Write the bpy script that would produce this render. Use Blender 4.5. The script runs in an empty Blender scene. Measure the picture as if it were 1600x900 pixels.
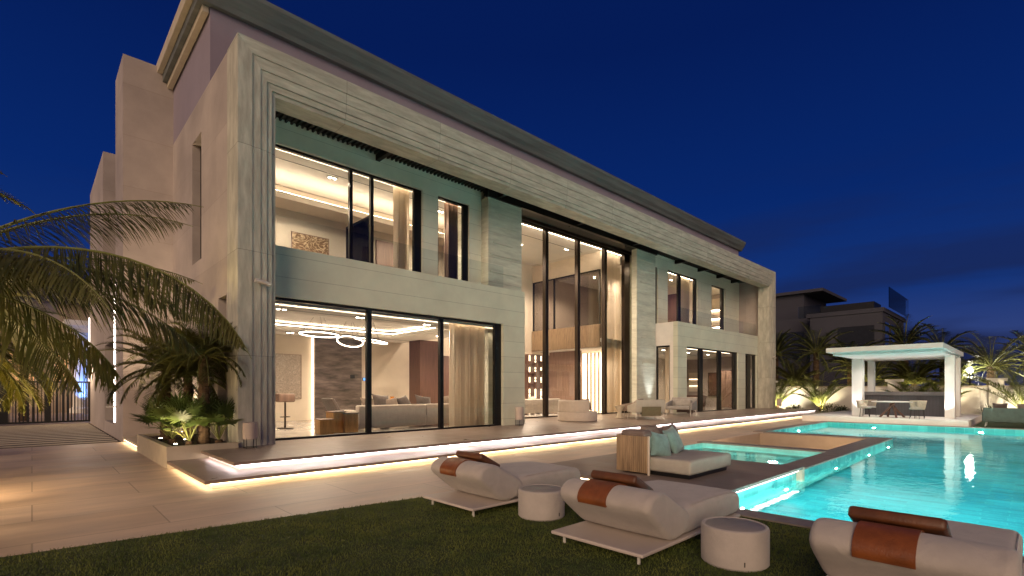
import bpy, bmesh, math, random
from mathutils import Vector, Matrix, noise
R = math.radians
PI = math.pi
rnd = random.Random(7)
C = bpy.context.scene.collection
scn = bpy.context.scene

# ------------------------------------------------------------------ camera
cd = bpy.data.cameras.new('camera')
cam = bpy.data.objects.new('camera', cd); C.objects.link(cam)
cam.location = (0, 0, 1.6); cam.rotation_euler = (R(90), 0, R(-43.7))
cd.sensor_width = 36; cd.lens = 17.66; cd.shift_y = 0.0988
cd.clip_start = 0.05; cd.clip_end = 3000
scn.camera = cam

# ------------------------------------------------------------------ sky
w = bpy.data.worlds.new('World'); scn.world = w; w.use_nodes = True
nt = w.node_tree; nt.nodes.clear()
def N(t, typ, **k):
    n = t.nodes.new(typ)
    for a, b in k.items():
        if a in n.inputs.keys() if isinstance(a, str) else False: n.inputs[a].default_value = b
        else: setattr(n, a, b)
    return n
out = N(nt, 'ShaderNodeOutputWorld'); bg = N(nt, 'ShaderNodeBackground')
tc = N(nt, 'ShaderNodeTexCoord'); sep = N(nt, 'ShaderNodeSeparateXYZ')
nt.links.new(tc.outputs['Generated'], sep.inputs[0])
cr = N(nt, 'ShaderNodeValToRGB')
nt.links.new(sep.outputs['Z'], cr.inputs[0])
e = cr.color_ramp.elements
e[0].position = 0.0; e[0].color = (.040, .046, .125, 1)
e[1].position = 1.0; e[1].color = (.0012, .0075, .060, 1)
for p, c in ((.07, (.026, .046, .160)), (.16, (.006, .027, .145)), (.32, (.002, .017, .120)), (.55, (.0012, .0095, .078))):
    x = e.new(p); x.color = (*[v * 1.0 for v in c], 1)
mp = N(nt, 'ShaderNodeMapping'); mp.inputs['Scale'].default_value = (1.0, 1.0, 6.0)
nz = N(nt, 'ShaderNodeTexNoise'); nz.inputs['Scale'].default_value = 2.3; nz.inputs['Detail'].default_value = 4; nz.inputs['Roughness'].default_value = .5
nt.links.new(tc.outputs['Generated'], mp.inputs[0]); nt.links.new(mp.outputs[0], nz.inputs[0])
cr2 = N(nt, 'ShaderNodeValToRGB'); cr2.color_ramp.elements[0].position = .44; cr2.color_ramp.elements[1].position = .60
cr2.color_ramp.elements[0].color = (0, 0, 0, 1); cr2.color_ramp.elements[1].color = (.9, .9, .9, 1)
nt.links.new(nz.outputs[0], cr2.inputs[0])
fade = N(nt, 'ShaderNodeMapRange'); fade.inputs[1].default_value = .05; fade.inputs[2].default_value = .38
fade.inputs[3].default_value = 1; fade.inputs[4].default_value = 0
nt.links.new(sep.outputs['Z'], fade.inputs[0])
mul = N(nt, 'ShaderNodeMath', operation='MULTIPLY')
nt.links.new(cr2.outputs[0], mul.inputs[0]); nt.links.new(fade.outputs[0], mul.inputs[1])
mix = N(nt, 'ShaderNodeMixRGB'); mix.inputs[2].default_value = (.0085, .013, .050, 1)
nt.links.new(mul.outputs[0], mix.inputs[0]); nt.links.new(cr.outputs[0], mix.inputs[1])
nt.links.new(mix.outputs[0], bg.inputs[0]); bg.inputs[1].default_value = 1.0
nt.links.new(bg.outputs[0], out.inputs[0])

# ------------------------------------------------------------------ soft warm town glow (the one sun lamp), exposure
sd = bpy.data.lights.new('sun', 'SUN'); so = bpy.data.objects.new('sun', sd); C.objects.link(so)
sd.energy = 2.0; sd.color = (1.0, .73, .49); sd.angle = R(42)
SUN_FROM = Vector((-1.0, -0.66, 0.40))
so.rotation_euler = SUN_FROM.to_track_quat('Z', 'Y').to_euler()
scn.view_settings.view_transform = 'Standard'; scn.view_settings.look = 'None'
scn.view_settings.exposure = 0.28; scn.view_settings.gamma = 1
scn.cycles.use_denoising = True
try: scn.cycles.denoiser = 'OPENIMAGEDENOISE'
except Exception: pass
scn.cycles.max_bounces = 8; scn.cycles.diffuse_bounces = 4; scn.cycles.glossy_bounces = 4
scn.cycles.transmission_bounces = 4; scn.cycles.transparent_max_bounces = 14
scn.cycles.sample_clamp_indirect = 4; scn.cycles.caustics_reflective = False; scn.cycles.caustics_refractive = True; scn.cycles.blur_glossy = 1.0
scn.cycles.use_light_tree = True

# ------------------------------------------------------------------ materials
MATS = {}
def base(name):
    m = bpy.data.materials.new(name); m.use_nodes = True; MATS[name] = m
    t = m.node_tree; b = t.nodes['Principled BSDF']
    return m, t, b
def mat(name, col, rough=.6, metal=0, var=.12, scale=3, bump=0, bscale=60, stretch=(1, 1, 1), spec=.5, streak=None, sheen=0, detail=5, joints=None, wrinkle=0):
    """principled with a two-scale noise in the colour and an optional fine bump"""
    m, t, b = base(name)
    b.inputs['Roughness'].default_value = rough; b.inputs['Metallic'].default_value = metal
    b.inputs['Specular IOR Level'].default_value = spec
    if sheen: b.inputs['Sheen Weight'].default_value = sheen
    tc = N(t, 'ShaderNodeTexCoord'); mp = N(t, 'ShaderNodeMapping'); mp.inputs['Scale'].default_value = stretch
    t.links.new(tc.outputs['Object'], mp.inputs[0])
    n = N(t, 'ShaderNodeTexNoise'); n.inputs['Scale'].default_value = scale; n.inputs['Detail'].default_value = detail; n.inputs['Roughness'].default_value = .62
    t.links.new(mp.outputs[0], n.inputs[0])
    cr = N(t, 'ShaderNodeValToRGB')
    a, c = cr.color_ramp.elements
    lo = [max(0, x * (1 - var * 1.6)) for x in col]; hi = [min(1, x * (1 + var)) for x in col]
    a.position = .28; c.position = .72; a.color = (*lo, 1); c.color = (*hi, 1)
    if streak: x = cr.color_ramp.elements.new(.47); x.color = (*streak, 1)
    t.links.new(n.outputs[0], cr.inputs[0]); t.links.new(cr.outputs[0], b.inputs['Base Color'])
    if joints:                       # slabs: every slab has its own piece of vein, with a fine joint between
        s = N(t, 'ShaderNodeSeparateXYZ'); cb = N(t, 'ShaderNodeCombineXYZ'); t.links.new(tc.outputs['Object'], s.inputs[0])
        for i, ax in enumerate(joints[0]): t.links.new(s.outputs[ax.upper()], cb.inputs[i])
        br = N(t, 'ShaderNodeTexBrick'); br.offset = 0; t.links.new(cb.outputs[0], br.inputs['Vector']); br.inputs['Scale'].default_value = 1; br.inputs['Mortar Size'].default_value = .006
        br.inputs['Brick Width'].default_value = joints[1]; br.inputs['Row Height'].default_value = joints[2]; br.inputs['Color1'].default_value = (0, 0, 0, 1); br.inputs['Color2'].default_value = (1, 1, 1, 1)
        ad = N(t, 'ShaderNodeVectorMath', operation='MULTIPLY_ADD'); ad.inputs[1].default_value = (3, 5, 7); t.links.new(br.outputs['Color'], ad.inputs[0]); t.links.new(mp.outputs[0], ad.inputs[2]); t.links.new(ad.outputs[0], n.inputs[0])
        mj = N(t, 'ShaderNodeMixRGB', blend_type='MIX'); mj.inputs[2].default_value = (*[v * .45 for v in col], 1); t.links.new(br.outputs['Fac'], mj.inputs[0]); t.links.new(cr.outputs[0], mj.inputs[1]); t.links.new(mj.outputs[0], b.inputs['Base Color'])
    if bump:
        n2 = N(t, 'ShaderNodeTexNoise'); n2.inputs['Scale'].default_value = bscale; n2.inputs['Detail'].default_value = 4
        t.links.new(mp.outputs[0], n2.inputs[0])
        bp = N(t, 'ShaderNodeBump'); bp.inputs['Strength'].default_value = bump; bp.inputs['Distance'].default_value = .01
        t.links.new(n2.outputs[0], bp.inputs['Height']); t.links.new(bp.outputs[0], b.inputs['Normal'])
        if wrinkle:
            n3 = N(t, 'ShaderNodeTexNoise'); n3.inputs['Scale'].default_value = 4.5; n3.inputs['Detail'].default_value = 3; n3.inputs['Distortion'].default_value = .8; t.links.new(tc.outputs['Object'], n3.inputs[0])
            b2 = N(t, 'ShaderNodeBump'); b2.inputs['Strength'].default_value = wrinkle; b2.inputs['Distance'].default_value = .05; t.links.new(n3.outputs[0], b2.inputs['Height']); t.links.new(b2.outputs[0], bp.inputs['Normal'])
    return m
def emit(name, col, s):
    m, t, b = base(name)
    b.inputs['Base Color'].default_value = (*[min(1, c) for c in col], 1)
    b.inputs['Emission Color'].default_value = (*col, 1); b.inputs['Emission Strength'].default_value = s
    return m
def blocks(name, col, rough, bw, bh, axes='xz', mortar=.012, mcol=None, bump=.4, var=.1, vscale=1.2, vstretch=(1, 1, 1), offset=.5, spec=.4, c2=None, off=(0, 0, 0)):
    """stone or tile laid in courses: brick texture on two object axes + noise"""
    m, t, b = base(name)
    b.inputs['Roughness'].default_value = rough; b.inputs['Specular IOR Level'].default_value = spec
    tc = N(t, 'ShaderNodeTexCoord'); s = N(t, 'ShaderNodeSeparateXYZ'); cb = N(t, 'ShaderNodeCombineXYZ')
    t.links.new(tc.outputs['Object'], s.inputs[0])
    for i, ax in enumerate(axes): t.links.new(s.outputs[ax.upper()], cb.inputs[i])
    br = N(t, 'ShaderNodeTexBrick'); br.offset = offset
    t.links.new(cb.outputs[0], br.inputs['Vector'])
    br.inputs['Scale'].default_value = 1; br.inputs['Brick Width'].default_value = bw; br.inputs['Row Height'].default_value = bh
    br.inputs['Mortar Size'].default_value = mortar; br.inputs['Mortar Smooth'].default_value = .1
    br.inputs['Color1'].default_value = (*col, 1); br.inputs['Color2'].default_value = (*(c2 or [x * (1 - var) for x in col]), 1)
    br.inputs['Mortar'].default_value = (*(mcol or [x * .55 for x in col]), 1)
    mp = N(t, 'ShaderNodeMapping'); mp.inputs['Scale'].default_value = vstretch; t.links.new(tc.outputs['Object'], mp.inputs[0])
    n = N(t, 'ShaderNodeTexNoise'); n.inputs['Scale'].default_value = vscale; n.inputs['Detail'].default_value = 7; n.inputs['Roughness'].default_value = .65
    t.links.new(mp.outputs[0], n.inputs[0])
    mr = N(t, 'ShaderNodeMapRange'); mr.inputs[1].default_value = .3; mr.inputs[2].default_value = .7; mr.inputs[3].default_value = 1 - var * 1.8; mr.inputs[4].default_value = 1 + var
    t.links.new(n.outputs[0], mr.inputs[0])
    mx = N(t, 'ShaderNodeMixRGB', blend_type='MULTIPLY'); mx.inputs[0].default_value = 1
    t.links.new(br.outputs['Color'], mx.inputs[1]); t.links.new(mr.outputs[0], mx.inputs[2]); t.links.new(mx.outputs[0], b.inputs['Base Color'])
    r2 = N(t, 'ShaderNodeMapRange'); r2.inputs[1].default_value = .3; r2.inputs[2].default_value = .7; r2.inputs[3].default_value = max(.03, rough - .12); r2.inputs[4].default_value = min(1, rough + .12)
    t.links.new(n.outputs[0], r2.inputs[0]); t.links.new(r2.outputs[0], b.inputs['Roughness'])
    iv = N(t, 'ShaderNodeMath', operation='SUBTRACT'); iv.inputs[0].default_value = 1; t.links.new(br.outputs['Fac'], iv.inputs[1])
    bp = N(t, 'ShaderNodeBump'); bp.inputs['Strength'].default_value = bump; bp.inputs['Distance'].default_value = .01
    t.links.new(iv.outputs[0], bp.inputs['Height']); t.links.new(bp.outputs[0], b.inputs['Normal'])
    return m
def glassy(name, tint, ior=1.45, rough=0.0, bump=0, bscale=3, stretch=(1, 1, 1), gcol=(1, 1, 1)):
    m = bpy.data.materials.new(name); m.use_nodes = True; MATS[name] = m
    t = m.node_tree; t.nodes.clear()
    o = N(t, 'ShaderNodeOutputMaterial'); mx = N(t, 'ShaderNodeMixShader'); tr = N(t, 'ShaderNodeBsdfTransparent'); gl = N(t, 'ShaderNodeBsdfGlossy'); fr = N(t, 'ShaderNodeFresnel')
    tr.inputs[0].default_value = (*tint, 1); gl.inputs['Roughness'].default_value = rough; gl.inputs[0].default_value = (*gcol, 1); fr.inputs[0].default_value = ior
    t.links.new(fr.outputs[0], mx.inputs[0]); t.links.new(tr.outputs[0], mx.inputs[1]); t.links.new(gl.outputs[0], mx.inputs[2]); t.links.new(mx.outputs[0], o.inputs[0])
    if bump:
        tc = N(t, 'ShaderNodeTexCoord'); mp = N(t, 'ShaderNodeMapping'); mp.inputs['Scale'].default_value = stretch
        n = N(t, 'ShaderNodeTexNoise'); n.inputs['Scale'].default_value = bscale; n.inputs['Detail'].default_value = 2
        bp = N(t, 'ShaderNodeBump'); bp.inputs['Strength'].default_value = bump; bp.inputs['Distance'].default_value = .02
        t.links.new(tc.outputs['Object'], mp.inputs[0]); t.links.new(mp.outputs[0], n.inputs[0]); t.links.new(n.outputs[0], bp.inputs['Height'])
        t.links.new(bp.outputs[0], gl.inputs['Normal']); t.links.new(bp.outputs[0], fr.inputs['Normal'])
    return m

WHITE = (.62, .60, .55)
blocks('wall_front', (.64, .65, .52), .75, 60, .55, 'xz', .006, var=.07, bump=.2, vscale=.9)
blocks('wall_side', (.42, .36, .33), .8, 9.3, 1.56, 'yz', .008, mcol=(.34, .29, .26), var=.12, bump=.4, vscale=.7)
blocks('wall_upper_lit', (.80, .79, .66), .75, 60, .55, 'xz', .005, var=.06, bump=.2, vscale=.9)  # wall_front lightened for the shaded upper recess; missing light put into the colour
blocks('travertine_pier', (.64, .64, .53), .55, 4.0, .93, 'xz', .007, mcol=(.44, .43, .36), var=.14, bump=1.0, vscale=2.2, vstretch=(.5, .5, 3))
mat('stone_beam', (.47, .455, .38), .7, var=.22, scale=2.2, stretch=(.6, 2.2, 3.4), bump=.35, bscale=14, joints=('xz', 2.9, 30), streak=(.40, .385, .315), detail=9)
mat('stone_post', (.47, .455, .385), .7, var=.22, scale=2.2, stretch=(3.4, 2.2, .6), bump=.35, bscale=14, joints=('xz', 30, 2.35), streak=(.40, .385, .32), detail=9)
mat('cornice', (.13, .14, .135), .7, var=.25, scale=1.2, stretch=(.35, 2, 5), bump=.4, bscale=20)
mat('pent_wall', (.26, .22, .27), .85, var=.05, scale=1)
mat('dark_metal', (.018, .016, .015), .35, .6, var=.1)
mat('dark_soffit', (.018, .017, .015), .6, var=.2, scale=2)
mat('plaster', (.74, .70, .63), .8, var=.03, scale=1)
mat('ceiling_white', (.80, .77, .72), .8, var=.02, scale=1)
mat('cream', (.66, .57, .46), .7, var=.05, scale=1.5)
blocks('floor_marble', (.70, .66, .60), .09, 1.2, 1.2, 'xy', .003, var=.06, bump=.05, vscale=1.5, offset=0, spec=.6)
mat('brown_wood', (.115, .055, .038), .45, var=.2, scale=3, stretch=(6, 6, .4))
mat('taupe_wood', (.24, .15, .11), .5, var=.2, scale=3, stretch=(6, 6, .4))
mat('slat_wood', (.36, .25, .15), .5, var=.25, scale=4, stretch=(4, 4, .5))
mat('gold', (.55, .33, .12), .3, .8, var=.2, scale=5, stretch=(3, 3, .5))
mat('curtain', (.70, .58, .45), .85, var=.05, scale=6)
mat('sofa_cream', (.55, .47, .39), .9, var=.06, scale=8, bump=.3, bscale=150, sheen=.3)
mat('pillow_grey', (.085, .062, .052), .9, var=.15, scale=9, bump=.4, bscale=120, sheen=.3)
mat('pillow_tan', (.27, .205, .16), .9, var=.15, scale=9, bump=.4, bscale=120)
mat('orange_glass', (.75, .28, .02), .2, var=.1)
mat('patio', (.40, .30, .21), .5, var=.1)
blocks('patio', (.62, .49, .385), .52, 2.4, 1.2, 'xy', .009, mcol=(.36, .28, .205), var=.17, bump=.2, vscale=1.3, vstretch=(.4, 1.5, 1), c2=(.53, .40, .29))
blocks('terrace', (.36, .28, .225), .38, 1.2, 1.2, 'xy', .005, mcol=(.2, .16, .13), var=.09, bump=.15, vscale=1.6, offset=0)
mat('nosing', (.26, .19, .15), .5, var=.12, scale=3)
blocks('deck', (.27, .21, .175), .5, 3.0, .6, 'yx', .006, mcol=(.13, .10, .085), var=.15, bump=.3, vscale=2)
mat('coping', (.25, .205, .17), .5, var=.15, scale=4, bump=.2)
blocks('pool_tile', (.045, .52, .62), .3, .62, .16, 'yx', .006, mcol=(.09, .58, .64), var=.26, c2=(.025, .33, .42), bump=.1, vscale=.5)
blocks('pool_wall_y', (.12, .60, .56), .3, .30, .15, 'xz', .006, mcol=(.16, .62, .58), var=.2, c2=(.05, .36, .36), bump=.1, vscale=.8)
blocks('pool_wall_x', (.12, .60, .56), .3, .30, .15, 'yz', .006, mcol=(.16, .62, .58), var=.2, c2=(.05, .36, .36), bump=.1, vscale=.8)
mat('spa_tile', (.34, .74, .70), .3, var=.15, scale=4)
mat('tan_stone', (.36, .28, .21), .6, var=.08, scale=2)
mat('soil', (.05, .032, .02), .95, var=.5, scale=14, bump=1, bscale=30)
mat('planter_stone', (.52, .45, .34), .7, var=.08, scale=3)
mat('fabric_lounger', (.44, .39, .355), .95, var=.07, scale=5, bump=.5, bscale=230, sheen=.2, wrinkle=.35)
mat('base_white', (.52, .45, .40), .5, var=.04)
mat('leather', (.21, .060, .014), .45, var=.22, scale=7, bump=.3, bscale=90)
mat('drum_top', (.30, .27, .24), .5, var=.08)
mat('teal_fabric', (.20, .32, .30), .9, var=.15, scale=9, bump=.5, bscale=140, sheen=.3)
mat('seat_fabric', (.46, .43, .37), .9, var=.06, scale=5, bump=.4, bscale=220, wrinkle=.3)
mat('mauve_fabric', (.20, .15, .13), .9, var=.12, scale=6, bump=.4, bscale=180, wrinkle=.5)
mat('dark_sage', (.085, .105, .088), .9, var=.12, scale=6, bump=.4, bscale=180, wrinkle=.3)
mat('leather_dark', (.125, .045, .016), .45, var=.25, scale=7, bump=.3, bscale=90)
mat('grey_fabric', (.30, .28, .26), .9, var=.1, scale=6, bump=.4, bscale=200)
mat('olive_weave', (.17, .145, .08), .7, var=.3, scale=40, bump=.6, bscale=120)
mat('white_metal', (.6, .57, .52), .4, .1, var=.03)
mat('pavilion_white', (.68, .66, .62), .6, var=.04, scale=1.5)
blocks('bar_front', (.055, .050, .055), .4, .12, 8, 'yz', .006, var=.15)
mat('bar_top', (.11, .10, .10), .3, var=.15)
mat('garden_white', (.76, .72, .66), .8, var=.07, scale=1.4)
mat('rattan', (.42, .34, .25), .7, var=.2, scale=12)
mat('lawn_soil', (.045, .066, .012), .95, var=.35, scale=5, bump=1, bscale=60)
mat('trunk', (.10, .060, .032), .9, var=.4, scale=10, stretch=(1, 1, 3), bump=1, bscale=24)
mat('rachis', (.16, .17, .045), .6, var=.2, scale=8)
mat('house_dark', (.025, .025, .035), .85, var=.1, scale=.4)
mat('house_mid', (.036, .036, .052), .85, var=.08, scale=.4)
mat('dark_glass', (.02, .022, .03), .08, var=.1)
mat('ground_far', (.06, .055, .045), .9, var=.3, scale=.3)
mat('black', (.01, .01, .01), .4, var=.1)
mat('bronze', (.045, .032, .024), .35, .7, var=.1)
glassy('window_glass', (.94, .93, .91), 1.5)
glassy('rail_glass', (.80, .85, .86), 1.22)
glassy('smoke_glass', (.62, .60, .60), 1.2)
def watermat():
    m = bpy.data.materials.new('water'); m.use_nodes = True; MATS['water'] = m; t = m.node_tree; t.nodes.clear()
    o = N(t, 'ShaderNodeOutputMaterial'); g = N(t, 'ShaderNodeBsdfGlass'); g.inputs['IOR'].default_value = 1.33; g.inputs['Color'].default_value = (.80, 1, .99, 1); g.inputs['Roughness'].default_value = 0
    tc = N(t, 'ShaderNodeTexCoord'); mp = N(t, 'ShaderNodeMapping'); mp.inputs['Scale'].default_value = (1, 1.5, 1)
    n = N(t, 'ShaderNodeTexNoise'); n.inputs['Scale'].default_value = 2.8; n.inputs['Detail'].default_value = 4; bp = N(t, 'ShaderNodeBump'); bp.inputs['Strength'].default_value = .27; bp.inputs['Distance'].default_value = .02
    t.links.new(tc.outputs['Object'], mp.inputs[0]); t.links.new(mp.outputs[0], n.inputs[0]); t.links.new(n.outputs[0], bp.inputs['Height']); t.links.new(bp.outputs[0], g.inputs['Normal']); t.links.new(g.outputs[0], o.inputs[0])
watermat()
emit('led_white', (1.0, .86, .88), 11); emit('led_warm', (1.0, .78, .46), 11); emit('led_thin', (1.0, .88, .80), 5)
emit('led_room', (1.0, .82, .60), 24); emit('led_soft', (1.0, .80, .56), 4)
emit('led_ring', (1.0, .86, .68), 5); emit('bulb', (1, .86, .66), 30); emit('star_bulb', (1, .93, .82), 130)
emit('shelf_glow', (1.0, .80, .55), 2.4); emit('pool_lamp', (.85, 1.0, .95), 10); emit('lamp_shade_glow', (1, .85, .7), .0)
emit('lit_window', (1.0, .62, .32), .35)
emit('screen_blue', (.1, .35, 1.0), 1.5)
for nm_ in ('led_white', 'led_warm'):        # strips are a little uneven along their length
    t_ = MATS[nm_].node_tree; b_ = t_.nodes['Principled BSDF']; c_ = N(t_, 'ShaderNodeTexCoord'); n_ = N(t_, 'ShaderNodeTexNoise'); n_.inputs['Scale'].default_value = .55; n_.inputs['Detail'].default_value = 3
    r_ = N(t_, 'ShaderNodeMapRange'); r_.inputs[1].default_value = .35; r_.inputs[2].default_value = .65; r_.inputs[3].default_value = b_.inputs['Emission Strength'].default_value * .55; r_.inputs[4].default_value = b_.inputs['Emission Strength'].default_value * 1.25
    t_.links.new(c_.outputs['Object'], n_.inputs[0]); t_.links.new(n_.outputs[0], r_.inputs[0]); t_.links.new(r_.outputs[0], b_.inputs['Emission Strength'])
mat('shade_linen', (.50, .42, .37), .9, var=.06)

def leafmat(name, col, col2, rough=.5, trans=.25):
    m, t, b = base(name); b.inputs['Roughness'].default_value = rough
    tc = N(t, 'ShaderNodeTexCoord'); n = N(t, 'ShaderNodeTexNoise'); n.inputs['Scale'].default_value = 2.4; n.inputs['Detail'].default_value = 3
    t.links.new(tc.outputs['Object'], n.inputs[0])
    cr = N(t, 'ShaderNodeValToRGB'); a, c = cr.color_ramp.elements; a.position = .32; c.position = .68; a.color = (*col, 1); c.color = (*col2, 1)
    t.links.new(n.outputs[0], cr.inputs[0]); t.links.new(cr.outputs[0], b.inputs['Base Color'])
    tl = N(t, 'ShaderNodeBsdfTranslucent'); t.links.new(cr.outputs[0], tl.inputs[0]); mx = N(t, 'ShaderNodeMixShader'); mx.inputs[0].default_value = trans
    t.links.new(b.outputs[0], mx.inputs[1]); t.links.new(tl.outputs[0], mx.inputs[2])
    t.links.new(mx.outputs[0], t.nodes['Material Output'].inputs[0])
    return m
leafmat('leaf', (.05, .062, .013), (.12, .115, .026))
leafmat('leaf_gold', (.08, .085, .014), (.15, .135, .028))
leafmat('leaf_fan', (.05, .085, .016), (.11, .15, .03))
leafmat('leaf_dark', (.030, .042, .016), (.07, .080, .026))
leafmat('leaf_lime', (.09, .12, .02), (.16, .18, .04))
leafmat('turf', (.060, .095, .014), (.15, .17, .03), .7, .2)
def clothmat(name, col, trans):
    m, t, b = base(name); b.inputs['Base Color'].default_value = (*col, 1); b.inputs['Roughness'].default_value = .9
    tl = N(t, 'ShaderNodeBsdfTranslucent'); tl.inputs[0].default_value = (*col, 1); mx = N(t, 'ShaderNodeMixShader'); mx.inputs[0].default_value = trans
    t.links.new(b.outputs[0], mx.inputs[1]); t.links.new(tl.outputs[0], mx.inputs[2]); t.links.new(mx.outputs[0], t.nodes['Material Output'].inputs[0])
clothmat('curtain', (.86, .77, .64), .6)
# swirling dark marble, scribbled art, etched picture
def veined(name, c1, c2, scale, dist, axes, light=.5):
    m, t, b = base(name); b.inputs['Roughness'].default_value = .35
    tc = N(t, 'ShaderNodeTexCoord'); mp = N(t, 'ShaderNodeMapping'); mp.inputs['Scale'].default_value = axes
    t.links.new(tc.outputs['Object'], mp.inputs[0])
    n = N(t, 'ShaderNodeTexNoise'); n.inputs['Scale'].default_value = scale; n.inputs['Detail'].default_value = 7; n.inputs['Distortion'].default_value = dist
    t.links.new(mp.outputs[0], n.inputs[0])
    wv = N(t, 'ShaderNodeMath', operation='SINE'); ml = N(t, 'ShaderNodeMath', operation='MULTIPLY'); ml.inputs[1].default_value = 46
    t.links.new(n.outputs[0], ml.inputs[0]); t.links.new(ml.outputs[0], wv.inputs[0])
    cr = N(t, 'ShaderNodeValToRGB'); a, c = cr.color_ramp.elements; a.position = 0; a.color = (*c1, 1); c.position = 1; c.color = (*c2, 1)
    t.links.new(wv.outputs[0], cr.inputs[0]); t.links.new(cr.outputs[0], b.inputs['Base Color'])
mat('dark_marble', (.135, .105, .095), .3, var=.55, scale=1.1, stretch=(1, 1, 5), streak=(.085, .065, .058), detail=9)
for n_ in MATS['dark_marble'].node_tree.nodes:
    if n_.type == 'MAPPING': n_.inputs['Rotation'].default_value = (0, .5, 0)
veined('art_scribble', (.26, .21, .17), (.44, .37, .30), 3.2, 2.5, (1, 1, 1))
veined('art_land', (.18, .10, .045), (.58, .44, .28), 1.4, 2.0, (1, 1, 2))

# ------------------------------------------------------------------ mesh helpers
class MB:
    def __init__(s): s.bm = bmesh.new()
    def box(s, x0, x1, y0, y1, z0, z1, M=None):
        vs = [Vector((x, y, z)) for x in (x0, x1) for y in (y0, y1) for z in (z0, z1)]
        if M is not None: vs = [M @ v for v in vs]
        v = [s.bm.verts.new(p) for p in vs]
        for f in ((0, 1, 3, 2), (4, 6, 7, 5), (0, 4, 5, 1), (2, 3, 7, 6), (0, 2, 6, 4), (1, 5, 7, 3)): s.bm.faces.new([v[i] for i in f])
        return s
    def rbox(s, x0, x1, y0, y1, z0, z1, r=.03, seg=3, M=None):
        b = bmesh.new(); bmesh.ops.create_cube(b, size=1)
        for v in b.verts: v.co = Vector(((x0 + x1) / 2 + v.co.x * (x1 - x0), (y0 + y1) / 2 + v.co.y * (y1 - y0), (z0 + z1) / 2 + v.co.z * (z1 - z0)))
        r = min(r, .49 * min(x1 - x0, y1 - y0, z1 - z0))
        bmesh.ops.bevel(b, geom=list(b.edges), offset=r, segments=seg, profile=.5, affect='EDGES')
        return s.merge(b, M)
    def merge(s, b, M=None):
        mp = {}
        for v in b.verts: mp[v] = s.bm.verts.new(M @ v.co if M is not None else v.co)
        for f in b.faces:
            try: s.bm.faces.new([mp[v] for v in f.verts])
            except ValueError: pass
        b.free(); return s
    def prism(s, pts, y0, y1, axis='y', r=0, seg=3, M=None):
        """2-D outline (a,b) extruded along axis; axis y: (x,z); axis x: (y,z); axis z: (x,y)"""
        def P(a, b, c): return Vector((a, c, b)) if axis == 'y' else (Vector((c, a, b)) if axis == 'x' else Vector((a, b, c)))
        b = bmesh.new(); n = len(pts)
        v0 = [b.verts.new(P(p[0], p[1], y0)) for p in pts]; v1 = [b.verts.new(P(p[0], p[1], y1)) for p in pts]
        b.faces.new(v0); b.faces.new(v1[::-1])
        for i in range(n): b.faces.new([v0[i], v1[i], v1[(i + 1) % n], v0[(i + 1) % n]])
        bmesh.ops.recalc_face_normals(b, faces=b.faces)
        if r: bmesh.ops.bevel(b, geom=list(b.edges), offset=r, segments=seg, profile=.5, affect='EDGES')
        return s.merge(b, M)
    def cushion_loft(s, prof, y0, y1, r, ang=0, it=3, seg=7, puff=.012):
        """upholstered body: a softened (x,z) outline swept along y with rolled ends"""
        P = [Vector((a, b)) for a, b in prof]
        for _ in range(it): P = [q for i in range(len(P)) for q in (P[i] * .75 + P[(i + 1) % len(P)] * .25, P[i] * .25 + P[(i + 1) % len(P)] * .75)]
        ca, sa = math.cos(ang), math.sin(ang); Q = [Vector((p.x * ca + p.y * sa, -p.x * sa + p.y * ca)) for p in P]
        mx, nx = max(q.x for q in Q), min(q.x for q in Q); my, ny = max(q.y for q in Q), min(q.y for q in Q); cx, cy, hx, hy = (mx + nx) / 2, (my + ny) / 2, (mx - nx) / 2, (my - ny) / 2
        def ring(y, ins):
            out_ = []
            for q in Q:
                u, v = cx + (q.x - cx) * (1 - ins / hx), cy + (q.y - cy) * (1 - ins / hy); out_.append(s.bm.verts.new((u * ca - v * sa, y, u * sa + v * ca)))
            return out_
        rows = []
        for k in range(seg + 1): a = PI / 2 * k / seg; rows.append((y0 + r * (1 - math.sin(a)), r * (1 - math.cos(PI / 2 - a))))
        rows = sorted([(y0 + r * (1 - math.cos(PI / 2 * k / seg)), r * (1 - math.sin(PI / 2 * k / seg))) for k in range(seg + 1)])
        n = 10; rows += [(y0 + r + (y1 - y0 - 2 * r) * k / n, -puff * math.sin(PI * k / n)) for k in range(1, n)]
        rows += [(y0 + y1 - a, b) for a, b in sorted([(y0 + r * (1 - math.cos(PI / 2 * k / seg)), r * (1 - math.sin(PI / 2 * k / seg))) for k in range(seg + 1)], reverse=True)]
        R_ = [ring(*t) for t in rows]
        for A, B in zip(R_, R_[1:]):
            for i in range(len(A)): s.bm.faces.new([A[i], A[(i + 1) % len(A)], B[(i + 1) % len(A)], B[i]])
        s.bm.faces.new(R_[0]); s.bm.faces.new(R_[-1][::-1]); return s
    def tube(s, pts, r, n=8, r1=None, cap=True):
        pts = [Vector(p) for p in pts]; rings = []
        for i, p in enumerate(pts):
            d = (pts[min(i + 1, len(pts) - 1)] - pts[max(i - 1, 0)]).normalized()
            a = d.cross(Vector((0, 0, 1)) if abs(d.z) < .95 else Vector((1, 0, 0))).normalized(); b = d.cross(a)
            rr = r if r1 is None else r + (r1 - r) * i / (len(pts) - 1)
            rings.append([s.bm.verts.new(p + (a * math.cos(2 * PI * k / n) + b * math.sin(2 * PI * k / n)) * rr) for k in range(n)])
        for A, B in zip(rings, rings[1:]):
            for k in range(n): s.bm.faces.new([A[k], A[(k + 1) % n], B[(k + 1) % n], B[k]])
        if cap: s.bm.faces.new(rings[0][::-1]); s.bm.faces.new(rings[-1])
        return s
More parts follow.
